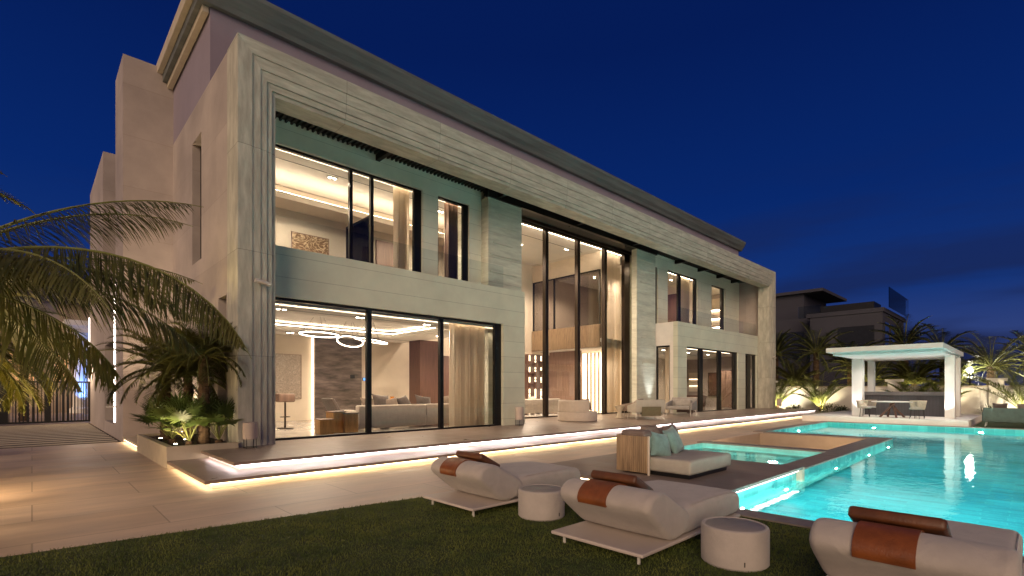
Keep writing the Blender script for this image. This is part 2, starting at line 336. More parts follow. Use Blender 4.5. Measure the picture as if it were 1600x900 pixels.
    def lathe(s, prof, c=(0, 0, 0), n=32, M=None, sx=1, sy=1):
        c = Vector(c); rings = []
        for r, z in prof:
            rings.append([s.bm.verts.new((M @ Vector((math.cos(2 * PI * k / n) * r * sx, math.sin(2 * PI * k / n) * r * sy, z)) if M is not None else Vector((math.cos(2 * PI * k / n) * r * sx, math.sin(2 * PI * k / n) * r * sy, z))) + c) for k in range(n)])
        for A, B in zip(rings, rings[1:]):
            for k in range(n): s.bm.faces.new([A[k], A[(k + 1) % n], B[(k + 1) % n], B[k]])
        s.bm.faces.new(rings[0][::-1]); s.bm.faces.new(rings[-1])
        return s
    def torus(s, c, R_, r, n=48, m=8, M=None):
        c = Vector(c); g = []
        for i in range(n):
            a = 2 * PI * i / n; row = []
            for j in range(m):
                b = 2 * PI * j / m; p = Vector(((R_ + r * math.cos(b)) * math.cos(a), (R_ + r * math.cos(b)) * math.sin(a), r * math.sin(b)))
                row.append(s.bm.verts.new((M @ p if M is not None else p) + c))
            g.append(row)
        for i in range(n):
            for j in range(m): s.bm.faces.new([g[i][j], g[(i + 1) % n][j], g[(i + 1) % n][(j + 1) % m], g[i][(j + 1) % m]])
        return s
    def pillow(s, w, h, t, M, n=10, seed=0, pinch=.10):
        """square cushion in its local xz plane, thick in y"""
        g = {}; b = bmesh.new()
        for side in (1, -1):
            for i in range(n + 1):
                for j in range(n + 1):
                    u = 2 * i / n - 1; v = 2 * j / n - 1
                    edge = i in (0, n) or j in (0, n)
                    if edge and side == -1: g[(side, i, j)] = g[(1, i, j)]; continue
                    k = max(0, (1 - u * u) * (1 - v * v)) ** .45
                    x = u * w / 2 * (1 - pinch * (1 - v * v) * abs(u)); z = v * h / 2 * (1 - pinch * (1 - u * u) * abs(v))
                    y = side * t / 2 * k * (1 + .18 * noise.noise(Vector((u * 2 + seed, v * 2, side * 3 + seed))))
                    g[(side, i, j)] = b.verts.new((x, y, z))
            for i in range(n):
                for j in range(n):
                    q = [g[(side, i, j)], g[(side, i + 1, j)], g[(side, i + 1, j + 1)], g[(side, i, j + 1)]]
                    try: b.faces.new(q if side == -1 else q[::-1])
                    except ValueError: pass
        return s.merge(b, M)
    def wall_y(s, x0, x1, z0, z1, y0, y1, holes=()):
        return s._wall(x0, x1, z0, z1, holes, lambda a, b, c, d: s.box(a, b, y0, y1, c, d))
    def wall_x(s, y0, y1, z0, z1, x0, x1, holes=()):
        return s._wall(y0, y1, z0, z1, holes, lambda a, b, c, d: s.box(x0, x1, a, b, c, d))
    def slab(s, x0, x1, y0, y1, z0, z1, holes=()):
        return s._wall(x0, x1, y0, y1, holes, lambda a, b, c, d: s.box(a, b, c, d, z0, z1))
    def _wall(s, a0, a1, b0, b1, holes, f):
        A = sorted({a0, a1, *[min(max(h[k], a0), a1) for h in holes for k in (0, 1)]}); B = sorted({b0, b1, *[min(max(h[k], b0), b1) for h in holes for k in (2, 3)]})
        for i in range(len(A) - 1):
            run = None
            for j in range(len(B) - 1):
                ca, cb = (A[i] + A[i + 1]) / 2, (B[j] + B[j + 1]) / 2
                hole = any(h[0] < ca < h[1] and h[2] < cb < h[3] for h in holes)
                if not hole: run = (run[0], B[j + 1]) if run else (B[j], B[j + 1])
                if hole and run: f(A[i], A[i + 1], *run); run = None
            if run: f(A[i], A[i + 1], *run)
        return s
    def sheet(s, x0, x1, y0, y1, z, holes=()):
        def q(a, b, c, d): s.bm.faces.new([s.bm.verts.new(p) for p in ((a, c, z), (b, c, z), (b, d, z), (a, d, z))])
        return s._wall(x0, x1, y0, y1, holes, q)
    def poly(s, pts, flip=False):
        s.bm.faces.new([s.bm.verts.new(p) for p in (pts[::-1] if flip else pts)]); return s
    def build(s, name, m=None, parent=None, smooth=None, recalc=True, loc=None):
        if recalc: bmesh.ops.recalc_face_normals(s.bm, faces=s.bm.faces)
        me = bpy.data.meshes.new(name); s.bm.to_mesh(me); s.bm.free()
        if smooth:
            for p in me.polygons: p.use_smooth = True
            me.set_sharp_from_angle(angle=R(smooth))
        o = bpy.data.objects.new(name, me); C.objects.link(o)
        if m: me.materials.append(MATS[m])
        if parent: o.parent = parent
        if loc: o.location = loc
        return o
def tag(o, label=None, cat=None, group=None, kind=None):
    if label: o['label'] = label
    if cat: o['category'] = cat
    if group: o['group'] = group
    if kind: o['kind'] = kind
    return o
def thing(name, label, cat, loc=(0, 0, 0), rz=0, group=None, s=1):
    o = bpy.data.objects.new(name, None); C.objects.link(o); o.location = loc; o.rotation_euler = (0, 0, rz); o.scale = (s, s, s); o.empty_display_size = .2
    return tag(o, label, cat, group)
def kids(o): return [c for c in C.objects if c.parent == o]
def dup(o, loc, rz=None, label=None, s=None, parent=None):
    r = o.copy(); C.objects.link(r)
    if parent is not None: r.parent = parent
    else:
        r.location = loc
        if rz is not None: r.rotation_euler = (0, 0, rz)
        if s: r.scale = (s, s, s)
        if label: r['label'] = label
    for c in kids(o): dup(c, None, parent=r)
    return r
def struct(mb, name, m, **k): return tag(mb.build(name, m, **k), kind='structure')
def light(name, typ, loc, energy, col=(1, .82, .62), size=.05, to=None, spot=None, blend=.5):
    d = bpy.data.lights.new(name, typ); o = bpy.data.objects.new(name, d); C.objects.link(o); o.location = loc
    d.energy = energy; d.color = col
    if typ == 'AREA': d.size = size
    else: d.shadow_soft_size = size
    if spot: d.spot_size = R(spot); d.spot_blend = blend
    if to is not None: o.rotation_euler = (Vector(loc) - Vector(to)).to_track_quat('Z', 'Y').to_euler()
    return o

# ================================================================== GROUND, POOL, TERRACE
POOL = (6.75, 28.0, -9.0, 3.2); POOLB = (19.9, 28.0, 3.2, 7.05); SPA = (10.95, 14.4, 3.67, 6.9); PIT = (14.9, 19.2, 3.75, 7.0)
holes = [POOL, POOLB, SPA, PIT]
struct(MB().sheet(-14, 38, -14, 46, 0, holes), 'patio', 'patio')
struct(MB().sheet(-900, 1200, -900, 1200, -.03, [(-14, 38, -14, 46)]), 'ground', 'ground_far')
struct(MB().poly([(-14, -14, .012), (6.4, -14, .012), (6.4, 6.0, .012), (-14, 8.35, .012)]), 'lawn_ground', 'lawn_soil')
struct(MB().poly([(28.35, -14, .016), (37.6, -14, .016), (37.6, 1.9, .016), (28.35, 1.9, .016)]), 'rear_lawn_ground', 'lawn_soil')
mb = MB(); mb.slab(6.4, 6.75, -14, 3.2, .002, .03); struct(mb, 'pool_coping', 'coping')
mb = MB()
mb.slab(10.75, 19.9, 3.2, 7.05, .002, .03, [SPA, PIT, (14.8, 19.9, 6.9, 7.2), (10.75, 14.4, 6.9, 7.2)])
struct(mb, 'pool_surround_coping', 'coping')
mb = MB(); mb.slab(28.0, 28.35, -14, 7.4, .002, .03); mb.slab(19.6, 28.0, 7.05, 7.4, .002, .03); struct(mb, 'pool_far_coping', 'deck')
# basin
mb = MB(); mb.sheet(6.75, 28, -9, 3.2, -1.3); mb.sheet(19.9, 28, 3.2, 7.05, -1.3)
o = struct(mb, 'pool_floor', 'pool_tile')
mb = MB()
def vq(a, b, z0=-1.3, z1=0): return [(a[0], a[1], z0), (b[0], b[1], z0), (b[0], b[1], z1), (a[0], a[1], z1)]
mb.poly(vq((6.75, 3.2), (19.9, 3.2))); mb.poly(vq((19.9, 7.05), (28, 7.05))); mb.poly(vq((28, -9), (6.75, -9)))
struct(mb, 'pool_wall', 'pool_wall_y', recalc=False)
mb = MB(); mb.poly(vq((28, 7.05), (28, -9))); mb.poly(vq((6.75, -9), (6.75, 3.2))); mb.poly(vq((19.9, 3.2), (19.9, 7.05)))
struct(mb, 'pool_wall', 'pool_wall_x', recalc=False)
mb = MB(); mb.sheet(6.75, 28, -9, 3.2, -.13); mb.sheet(19.9, 28, 3.2, 7.05, -.13)
struct(mb, 'pool_water', 'water', recalc=False)

# spa
mb = MB(); a, b, c, d = SPA
mb.sheet(a, b, c, d, -1.0)
for p, q in (((a, c), (a, d)), ((a, d), (b, d)), ((b, d), (b, c)), ((b, c), (a, c))): mb.poly(vq(p, q, -1.0, 0))
mb.slab(a + .02, b - .02, c + .02, d - .02, -.99, -.55, [(a + .55, b - .55, c + .55, d - .55)])
struct(mb, 'spa_basin', 'spa_tile', recalc=False)
struct(MB().sheet(a, b, c, d, -.07), 'spa_water', 'water', recalc=False)
# sunken lounge pit
mb = MB(); a, b, c, d = PIT
mb.sheet(a, b, c, d, -1.0)
for p, q in (((a, c), (a, d)), ((a, d), (b, d)), ((b, d), (b, c)), ((b, c), (a, c))): mb.poly(vq(p, q, -1.0, 0))
mb.box(b - .75, b - .01, c + .01, d - .01, -.99, -.58)
struct(mb, 'sunken_lounge_pit', 'tan_stone', recalc=False)
mb = MB()
for k in range(3): mb.box(a + .01 + k * .35, a + .36 + k * .35, d - 1.1, d - .02, -.99, -.2 - k * .28)
st = struct(mb, 'pit_steps', 'plaster')
tag(MB().box(a + .02, a + .9, d - 1.135, d - 1.105, -.32, -.28).build('light_strip', 'led_white', st))
# deck by the pool
mb = MB(); mb.slab(6.82, 10.6, 3.08, 6.7, .075, .125); dk = struct(mb, 'deck_platform', 'deck')
MB().slab(6.95, 10.5, 3.25, 6.55, 0.002, .075).build('base', 'coping', dk)
MB().box(7.0, 10.45, 3.11, 3.16, .055, .072).build('light_strip', 'led_white', dk)
MB().box(7.0, 10.45, 6.60, 6.63, .04, .072).build('light_strip', 'led_warm', dk)
MB().box(6.87, 6.90, 3.3, 6.5, .04, .072).build('light_strip', 'led_warm', dk)
struct(MB().box(10.6, 10.75, 3.1, 6.9, -.3, .10), 'deck_kerb', 'planter_stone')
# terrace steps
def terrace(x0, x1, y0, y1, zt, zb, name, led):
    s = struct(MB().box(x0, x1, y0, y1, zt - .055, zt), name, 'terrace')
    MB().box(x0 + .13, x1 - .13, y0 + .13, y1, zb, zt - .055).build('riser', 'plaster', s)
    MB().box(x0 - .004, x1 + .004, y0 - .006, y0 - .001, zt - .052, zt - .003).build('nosing', 'nosing', s)
    MB().box(x0 - .006, x0 - .001, y0, min(y1, 12.04), zt - .052, zt - .003).build('nosing', 'nosing', s)
    MB().box(x0 + .09, x1 - .1, y0 + .085, y0 + .115, zt - .075, zt - .056).build('light_strip', led, s)
    MB().box(x0 + .085, x0 + .115, y0 + .12, min(y1, 12.0), zt - .075, zt - .056).build('light_strip', led, s)
    return s
terrace(1.96, 37.0, 9.0, 12.04, .16, 0.002, 'lower_step', 'led_warm')
s = struct(MB().slab(2.55, 36.3, 9.70, 13.35, .262, .32, [(2.5, 3.27, 12.04, 14)]), 'terrace_floor', 'terrace')
MB().slab(2.68, 36.15, 9.84, 13.2, .162, .262, [(2.5, 3.27, 12.0, 14)]).build('riser', 'plaster', s)
MB().box(2.546, 36.3, 9.694, 9.699, .266, .317).build('nosing', 'nosing', s)
MB().box(2.544, 2.549, 9.70, 12.03, .266, .317).build('nosing', 'nosing', s)
MB().box(2.63, 36.1, 9.785, 9.815, .243, .261).build('light_strip', 'led_white', s)
MB().box(2.62, 2.65, 9.82, 12.0, .243, .261).build('light_strip', 'led_white', s)
struct(MB().slab(13.0, 24.5, 13.2, 15.7, .25, .3195, [(13, 24.5, 13.2, 13.35)]), 'terrace_floor', 'terrace')

# driveway of paver strips in front of the gate
struct(MB().sheet(-13, 1.97, 19.2, 31.2, .004), 'driveway_bed', 'soil')
mb = MB()
for k in range(15): y = 19.4 + k * .78; mb.box(-13, 1.9, y, y + .38, .005, .014)
struct(mb, 'driveway', 'planter_stone')

# ================================================================== VILLA
V = thing('villa', 'large white two storey villa with a stone portal frame and lit glass walls', 'house')
def VP(mb, name, m, parent=None, **k): return mb.build(name, m, parent or V, **k)
X0, X1, ZT = 3.27, 36.1, 9.45
# portal frame: mitred stepped mouldings
w_ = [0, .30, .48, .62, .74, .83]; hgt = [0, .32, .58, .80, .95, 1.05]; yy = [12.15, 12.172, 12.194, 12.225, 12.27]
for side in (0, 1):
    mb = MB()
    for k in range(5):
        a, b = w_[k], w_[k + 1]
        if side: xa, xb = X1 - a, X1 - b
        else: xa, xb = X0 + a, X0 + b
        mb.prism([(xa, .322), (xb, .322), (xb, ZT - hgt[k + 1]), (xa, ZT - hgt[k])], yy[k], 12.98)
    VP(mb, 'portal_post', 'stone_post')
mb = MB()
for k in range(5):
    mb.prism([(X0 + w_[k], ZT - hgt[k]), (X0 + w_[k + 1], ZT - hgt[k + 1]), (X1 - w_[k + 1], ZT - hgt[k + 1]), (X1 - w_[k], ZT - hgt[k])], yy[k], 12.86)
VP(mb, 'portal_beam', 'stone_beam')
MB().box(X0 + .001, X0 + .82, 12.2, 12.97, 0, .321).build('post_base', 'stone_post', V)
# side wall with slit windows
SL = [(15.45, 16.5, 5.1, 8.5), (13.05, 13.75, .75, 3.8), (17.8, 18.6, 1.4, 3.7)]
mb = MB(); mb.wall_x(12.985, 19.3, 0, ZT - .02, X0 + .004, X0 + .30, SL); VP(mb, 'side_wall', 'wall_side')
for y0, y1, z0, z1 in SL:
    f = MB(); f.box(X0 + .2, X0 + .24, y0, y0 + .06, z0, z1); f.box(X0 + .2, X0 + .24, y1 - .06, y1, z0, z1); f.box(X0 + .2, X0 + .24, y0 + .06, y1 - .06, z1 - .06, z1); f.box(X0 + .2, X0 + .24, y0 + .06, y1 - .06, z0, z0 + .06)
    wn = VP(f, 'window', 'dark_metal'); MB().box(X0 + .215, X0 + .225, y0 + .06, y1 - .06, z0 + .06, z1 - .06).build('pane', 'dark_glass', wn)
MB().box(X0 + .23, X0 + .28, 15.45, 16.5, 5.1, 8.5).build('blind', 'cream', V)
# projecting blocks of the side wing
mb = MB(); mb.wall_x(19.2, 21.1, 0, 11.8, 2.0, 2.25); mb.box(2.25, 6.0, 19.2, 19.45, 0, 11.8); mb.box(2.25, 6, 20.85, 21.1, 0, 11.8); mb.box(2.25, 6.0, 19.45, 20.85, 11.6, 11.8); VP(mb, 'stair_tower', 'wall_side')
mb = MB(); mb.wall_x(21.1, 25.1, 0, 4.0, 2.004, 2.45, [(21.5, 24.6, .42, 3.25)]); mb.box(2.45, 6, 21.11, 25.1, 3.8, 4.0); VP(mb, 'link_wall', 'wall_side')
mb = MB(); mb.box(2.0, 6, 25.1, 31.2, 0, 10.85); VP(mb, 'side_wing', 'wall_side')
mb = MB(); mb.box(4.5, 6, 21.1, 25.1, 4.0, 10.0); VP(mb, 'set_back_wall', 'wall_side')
f = MB()
for y in (21.5, 23.0, 24.52): f.box(2.30, 2.38, y, y + .08, .42, 3.25)
f.box(2.30, 2.38, 21.58, 24.52, 3.17, 3.25); f.box(2.30, 2.38, 21.58, 24.52, .42, .5)
wn = VP(f, 'window', 'dark_metal'); MB().box(2.33, 2.34, 21.58, 24.52, .5, 3.17).build('pane', 'dark_glass', wn)
MB().box(1.955, 1.99, 21.04, 21.10, .5, 5.3).build('light_strip', 'led_thin', V)
MB().box(1.955, 1.99, 31.14, 31.2, .3, 5.0).build('light_strip', 'led_thin', V)
MB().box(1.75, 2.0, 20.9, 21.1, 1.0, 1.04).build('light_bracket', 'white_metal', V)
MB().box(1.75, 2.0, 20.9, 21.1, 4.72, 4.76).build('light_bracket', 'white_metal', V)
mb = MB(); mb.box(1.98, X0, 16.02, 19.19, .10, .16); VP(mb, 'side_ledge', 'planter_stone')
MB().box(2.02, 2.05, 16.05, 19.15, .06, .098).build('light_strip', 'led_warm', V)
# ground floor walls
GY = 13.0
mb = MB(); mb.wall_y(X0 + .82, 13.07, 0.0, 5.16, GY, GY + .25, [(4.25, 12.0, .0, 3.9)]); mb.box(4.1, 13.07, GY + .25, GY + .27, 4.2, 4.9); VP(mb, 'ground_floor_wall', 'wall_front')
mb = MB(); mb.box(12.82, 13.068, GY + .27, 15.75, .3, 5.14); VP(mb, 'return_wall', 'wall_side')
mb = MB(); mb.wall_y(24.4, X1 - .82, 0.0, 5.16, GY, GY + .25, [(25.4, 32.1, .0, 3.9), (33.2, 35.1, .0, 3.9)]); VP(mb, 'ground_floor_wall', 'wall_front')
mb = MB(); mb.wall_x(GY + .25, 15.75, .3, 5.155, 24.404, 24.65, [(13.45, 14.3, .32, 3.93)]); VP(mb, 'return_wall', 'garden_white')
# upper floor walls
UY = 14.4
mb = MB(); mb.wall_y(X0 + .3, 12.3, 4.3, 9.05, UY, UY + .25, [(4.45, 9.57, 4.35, 8.35), (10.2, 11.6, 4.35, 8.35)]); VP(mb, 'upper_floor_wall', 'wall_upper_lit')
mb = MB(); mb.wall_y(23.8, X1 - .3, 4.3, 9.05, UY, UY + .25, [(24.35, 24.85, 4.35, 8.3), (25.9, 29.5, 4.35, 8.35), (31.4, 33.4, 4.35, 8.3)]); VP(mb, 'upper_floor_wall', 'wall_upper_lit')
# balcony floors and end walls inside the portal
mb = MB(); mb.box(4.0, 12.8, 13.27, 14.39, 4.1, 4.3); VP(mb, 'balcony_floor', 'terrace')
mb = MB(); mb.box(24.66, 35.5, 13.26, 14.39, 4.1, 4.3); VP(mb, 'balcony_floor', 'terrace')
mb = MB(); mb.box(X1 - .42, X1 - .004, 12.99, 21, 0, ZT - .02); VP(mb, 'end_wall', 'wall_side')
# piers
for x0, x1 in ((12.17, 13.9), (22.1, 23.9)):
    mb = MB(); mb.box(x0, x1, 14.0, 15.9 if x0 < 20 else 14.3, .3, 8.7)
    for z in (1.2, 2.9, 4.2, 5.4, 5.95, 6.6, 7.05, 7.7, 8.2):
        a = rnd.uniform(.06, .5); b = rnd.uniform(.06, .6)
        mb.box(x0 + a, x1 - b, 13.965, 13.998, z, z + .05)
    VP(mb, 'travertine_pier', 'travertine_pier')
mb = MB(); mb.box(23.66, 24.4, 15.4, 15.6, .3, 9.04); VP(mb, 'return_wall', 'wall_front')
# soffit, slats, brackets, header
SX0, SX1 = X0 + .3, X1 - .42
mb = MB(); mb.box(SX0, SX1, 12.87, 15.62, 9.05, 9.19); VP(mb, 'soffit', 'dark_soffit')
mb = MB(); x = 4.15
while x < 35.6: mb.box(x, x + .05, 12.88, 14.38, 8.97, 9.048); x += .15
VP(mb, 'soffit_slats', 'dark_soffit')
for x in (7.8, 12.6, 17.2, 21.6, 26.6, 29.4, 32.0, 34.2):
    VP(MB().box(x, x + .14, 12.90, 14.36, 8.78, 8.965), 'soffit_bracket', 'dark_metal')
VP(MB().box(12.1, 24.0, 13.93, 14.1, 8.705, 9.045), 'header_beam', 'dark_metal')
VP(MB().box(13.0, 24.0, 15.3, 15.6, 8.93, 9.045), 'window_head', 'bronze')
# roof
mb = MB(); mb.box(X0 + .03, X1 - .03, 12.87, 21.2, 9.2, 9.40); VP(mb, 'roof_terrace', 'plaster')
mb = MB(); mb.wall_y(X0 + .02, X1 - .02, 9.40, 11.36, 14.6, 14.8); mb.wall_x(14.8, 21.2, 9.40, 11.36, X0 + .02, X0 + .25); mb.box(X1 - .3, X1 - .02, 14.8, 21.2, 9.4, 11.36); VP(mb, 'penthouse_wall', 'pent_wall')
mb = MB()
prof = [(14.45, 11.36), (14.40, 11.48), (14.30, 11.60), (14.22, 11.76), (14.18, 11.82), (14.18, 11.94), (22, 11.94), (22, 11.36)]
mb.prism([(p[0], p[1]) for p in prof], 3.0, 36.3, axis='x')
rf = VP(mb, 'roof_cornice', 'cornice')
mb = MB(); mb.box(2.86, 2.995, 14.2, 19.9, 11.60, 11.93); mb.box(3.12, 3.26, 14.62, 19.18, 11.20, 11.355); VP(mb, 'side_cornice', 'planter_stone')
# back and closing walls
mb = MB(); mb.box(X0 + .31, X1 - .43, 21.0, 21.25, 0, 9.19); VP(mb, 'back_wall', 'cream')

# windows ------------------------------------------------------------
def window_y(xs, z0, z1, y, jamb=.07, mull=.10, dep=.12, pane='window_glass', frame='dark_metal', jr=None, name='window'):
    f = MB(); jr = jr or jamb
    f.box(xs[0], xs[0] + jamb, y, y + dep, z0, z1); f.box(xs[-1] - jr, xs[-1], y, y + dep, z0, z1)
    f.box(xs[0] + jamb, xs[-1] - jr, y, y + dep, z1 - .07, z1); f.box(xs[0] + jamb, xs[-1] - jr, y, y + dep, z0, z0 + .05)
    for x in xs[1:-1]: f.box(x - mull / 2, x + mull / 2, y + .002, y + dep - .002, z0 + .05, z1 - .07)
    w = VP(f, name, frame)
    e = [xs[0] + jamb] + [v for x in xs[1:-1] for v in (x - mull / 2, x + mull / 2)] + [xs[-1] - jr]
    for a, b in zip(e[::2], e[1::2]):
        MB().poly([(a, y + dep / 2, z0 + .05), (b, y + dep / 2, z0 + .05), (b, y + dep / 2, z1 - .07), (a, y + dep / 2, z1 - .07)]).build('pane', pane, w, recalc=False)
    return w
window_y([4.25, 6.93, 9.44, 12.0], .32, 3.9, GY + .11, mull=.14, jr=.30)
window_y([4.45, 7.05, 7.75, 9.57], 4.35, 8.35, UY + .08, mull=.10, jr=.28)
window_y([10.2, 11.6], 4.35, 8.35, UY + .08, jr=.22)
window_y([14.55, 16.95, 19.25, 21.45, 23.65], .32, 8.93, 15.42, mull=.19, dep=.2, jamb=.2, jr=.5, frame='bronze')
window_y([25.4, 27.25, 29.65, 32.1], .32, 3.9, GY + .09, mull=.42, jr=.5, frame='dark_metal')
window_y([33.2, 34.0, 35.1], .32, 3.9, GY + .09, mull=.5, jr=.25)
window_y([24.35, 24.85], 4.35, 8.3, UY + .08)
window_y([25.9, 27.4, 29.5], 4.35, 8.35, UY + .08, mull=.3, jr=.25)
window_y([31.4, 33.4], 4.35, 8.3, UY + .08, jr=.35)
f = MB(); f.box(24.5, 24.6, 13.45, 13.52, .32, 3.93); f.box(24.5, 24.6, 14.23, 14.3, .32, 3.93); f.box(24.5, 24.6, 13.52, 14.23, 3.86, 3.93)
wn = VP(f, 'window', 'dark_metal'); MB().poly([(24.55, 13.52, .33), (24.55, 14.23, .33), (24.55, 14.23, 3.86), (24.55, 13.52, 3.86)]).build('pane', 'window_glass', wn, recalc=False)
# balcony glass rails
for a, b in ((4.12, 12.1), (24.5, 35.25)):
    g = VP(MB().poly([(a, 13.108, 5.162), (b, 13.108, 5.162), (b, 13.108, 5.95), (a, 13.108, 5.95)]), 'balustrade', 'rail_glass', recalc=False)
# vertical reveals around openings are the wall's own thickness; warm trims
for loc in ((3.75, 12.12, 4.0), (35.55, 12.12, 3.7)):
    sp = MB(); sp.tube([Vector((loc[0] - .16, loc[1] - .10, loc[2] + .03)), Vector((loc[0] + .16, loc[1] - .10, loc[2] - .03))], .045, 10); sp.box(loc[0] - .03, loc[0] + .03, loc[1] - .08, loc[1] + .035, loc[2] - .03, loc[2] + .03)
    VP(sp, 'wall_spotlight', 'white_metal', smooth=40)

# interior shell ------------------------------------------------------
VP(MB().box(X0 + .31, SX1, 13.36, 20.99, .2, .316), 'interior_floor', 'floor_marble')
VP(MB().box(X0 + .31, 12.9, 14.66, 20.99, 4.1, 4.3), 'upper_floor_slab', 'ceiling_white'); VP(MB().slab(21.7, SX1, 14.66, 20.99, 4.1, 4.3, [(21.7, 24.0, 13, 15.9)]), 'upper_floor_slab', 'ceiling_white')
VP(MB().box(X0 + .31, 12.8, 13.27, 14.65, 3.96, 4.09), 'ceiling_edge', 'ceiling_white')
TR = (5.2, 11.2, 14.9, 19.2)
VP(MB().slab(X0 + .31, 12.8, 13.36, 20.99, 3.80, 3.955, [TR, (4.0, 12.4, 13.5, 13.75)]), 'living_ceiling', 'ceiling_white')
VP(MB().box(4.05, 12.4, 13.5, 13.52, 3.9, 3.95), 'light_strip', 'led_room')
mb = MB()
a, b, c, d = TR
for q in ((a - .12, b + .12, c - .12, c - .06), (a - .12, b + .12, d + .06, d + .12), (a - .12, a - .06, c - .06, d + .06), (b + .06, b + .12, c - .06, d + .06)): mb.box(q[0], q[1], q[2], q[3], 3.958, 3.985)
VP(mb, 'cove_light', 'led_room')
# ground floor under the mezzanine and right wing
VP(MB().box(21.75, SX1, 15.95, 20.99, 3.80, 4.09), 'wing_ceiling', 'ceiling_white')
VP(MB().box(24.66, SX1, 13.27, 15.94, 3.90, 4.09), 'wing_ceiling', 'ceiling_white')
VP(MB().box(24.8, 35.6, 18.6, 18.8, .32, 3.8), 'wing_back_wall', 'cream')
VP(MB().box(24.42, 24.62, 15.76, 20.9, .32, 3.8), 'wing_side_wall', 'cream')
# mezzanine edge
mb = MB(); mb.box(21.7, 21.78, 15.95, 20.98, 3.85, 5.05); VP(mb, 'mezzanine_front', 'taupe_wood')
mb = MB()
for k in range(60): y = 15.98 + k * .083; mb.box(21.63, 21.698, y, y + .042, 3.86, 5.04)
VP(mb, 'mezzanine_slats', 'slat_wood')
VP(MB().box(21.74, 21.76, 16.0, 20.9, 5.06, 7.9), 'mezzanine_glass', 'smoke_glass')
mb = MB()
for y in (16.0, 17.6, 19.2, 20.85): mb.box(21.70, 21.80, y, y + .06, 5.06, 7.95)
mb.box(21.70, 21.80, 16.06, 20.85, 7.9, 7.96); VP(mb, 'mezzanine_glass_frame', 'dark_metal')
VP(MB().box(21.72, 21.9, 15.95, 20.98, 7.97, 8.9), 'mezzanine_bulkhead', 'cream')
# upper rooms
VP(MB().box(12.62, 12.8, 14.66, 20.98, 4.3, 9.04), 'upper_partition', 'cream')
VP(MB().box(X0 + .31, 12.6, 17.5, 17.7, 4.31, 8.4), 'bedroom_back_wall', 'cream')
VP(MB().slab(X0 + .31, 12.6, 14.67, 17.5, 8.42, 8.6, [(4.2, 12.3, 14.72, 14.95)]), 'bedroom_ceiling', 'ceiling_white')
VP(MB().box(X0 + .31, 12.6, 16.5, 17.49, 7.65, 7.85), 'bedroom_bulkhead', 'cream')
VP(MB().box(X0 + .35, 12.5, 16.62, 16.68, 7.86, 7.90), 'cove_light', 'led_room')
VP(MB().box(4.3, 12.2, 14.74, 14.78, 8.44, 8.5), 'cove_light', 'led_room')
VP(MB().box(24.0, SX1, 14.67, 20.9, 8.42, 8.6), 'upper_ceiling', 'ceiling_white')
VP(MB().box(24.1, SX1, 17.0, 17.2, 4.31, 8.4), 'upper_back_wall', 'cream')
VP(MB().box(30.2, 30.4, 14.67, 17.0, 4.31, 8.4), 'upper_partition', 'cream')
VP(MB().box(24.4, 35.3, 14.76, 14.80, 8.36, 8.40), 'cove_light', 'led_room')
VP(MB().box(25.45, 32.0, 13.5, 13.53, 3.85, 3.89), 'cove_light', 'led_soft')
VP(MB().box(14.6, 23.6, 15.70, 15.74, 8.90, 9.0), 'cove_light', 'led_room')
VP(MB().box(13.0, 21.6, 15.76, 20.98, 9.0, 9.04), 'hall_ceiling', 'ceiling_white')
mb = MB()                                               # thin shadow gaps in the ceilings
mb.box(13.2, 21.5, 17.0, 17.03, 8.992, 8.999); VP(mb, 'ceiling_slot', 'black'); mb = MB(); mb.box(4.2, 12.5, 15.45, 15.48, 8.412, 8.419); VP(mb, 'ceiling_slot', 'black'); mb = MB(); mb.box(4.0, 12.6, 14.35, 14.38, 3.792, 3.799); VP(mb, 'ceiling_slot', 'black'); mb = MB(); mb.box(4.0, 12.6, 19.75, 19.78, 3.792, 3.799)
VP(mb, 'ceiling_slot', 'black')
VP(MB().box(12.5, 13.7, 19.0, 19.9, .32, 3.79), 'brown_column', 'brown_wood')
VP(MB().box(22.4, 22.65, 17.95, 20.2, .32, 3.79), 'brown_column', 'taupe_wood')
VP(MB().box(14.2, 15.6, 20.88, 20.98, .32, 3.3), 'wall_panel', 'brown_wood')
VP(MB().box(8.55, 10.65, 20.86, 20.97, .32, 3.75), 'marble_panel', 'dark_marble')
VP(MB().box(8.46, 8.51, 20.9, 20.97, .34, 3.75), 'light_strip', 'led_soft')
VP(MB().box(9.5, 10.35, 17.42, 17.48, 4.31, 7.3), 'bedroom_door', 'taupe_wood')
VP(MB().box(11.2, 12.2, 17.42, 17.48, 4.31, 7.3), 'wardrobe', 'brown_wood')
mb = MB()
for y in (15.5, 17.36): mb.box(8.27, 8.33, y, y + .06, 4.31, 7.5)
mb.box(8.27, 8.33, 15.56, 17.36, 7.44, 7.5); mb.box(8.27, 8.33, 15.56, 17.36, 5.8, 5.84)
VP(mb, 'glass_screen_frame', 'dark_metal'); VP(MB().box(8.295, 8.305, 15.56, 17.36, 4.31, 7.44), 'glass_screen', 'smoke_glass')
# lit slatted screen under the mezzanine
VP(MB().box(23.55, 23.6, 16.9, 18.9, .34, 3.7), 'lit_screen', 'shelf_glow')
mb = MB()
for y in (17.1, 17.35, 17.62, 17.9, 18.15, 18.6): mb.box(23.46, 23.53, y, y + .07, .34, 3.7)
VP(mb, 'screen_slats', 'slat_wood')

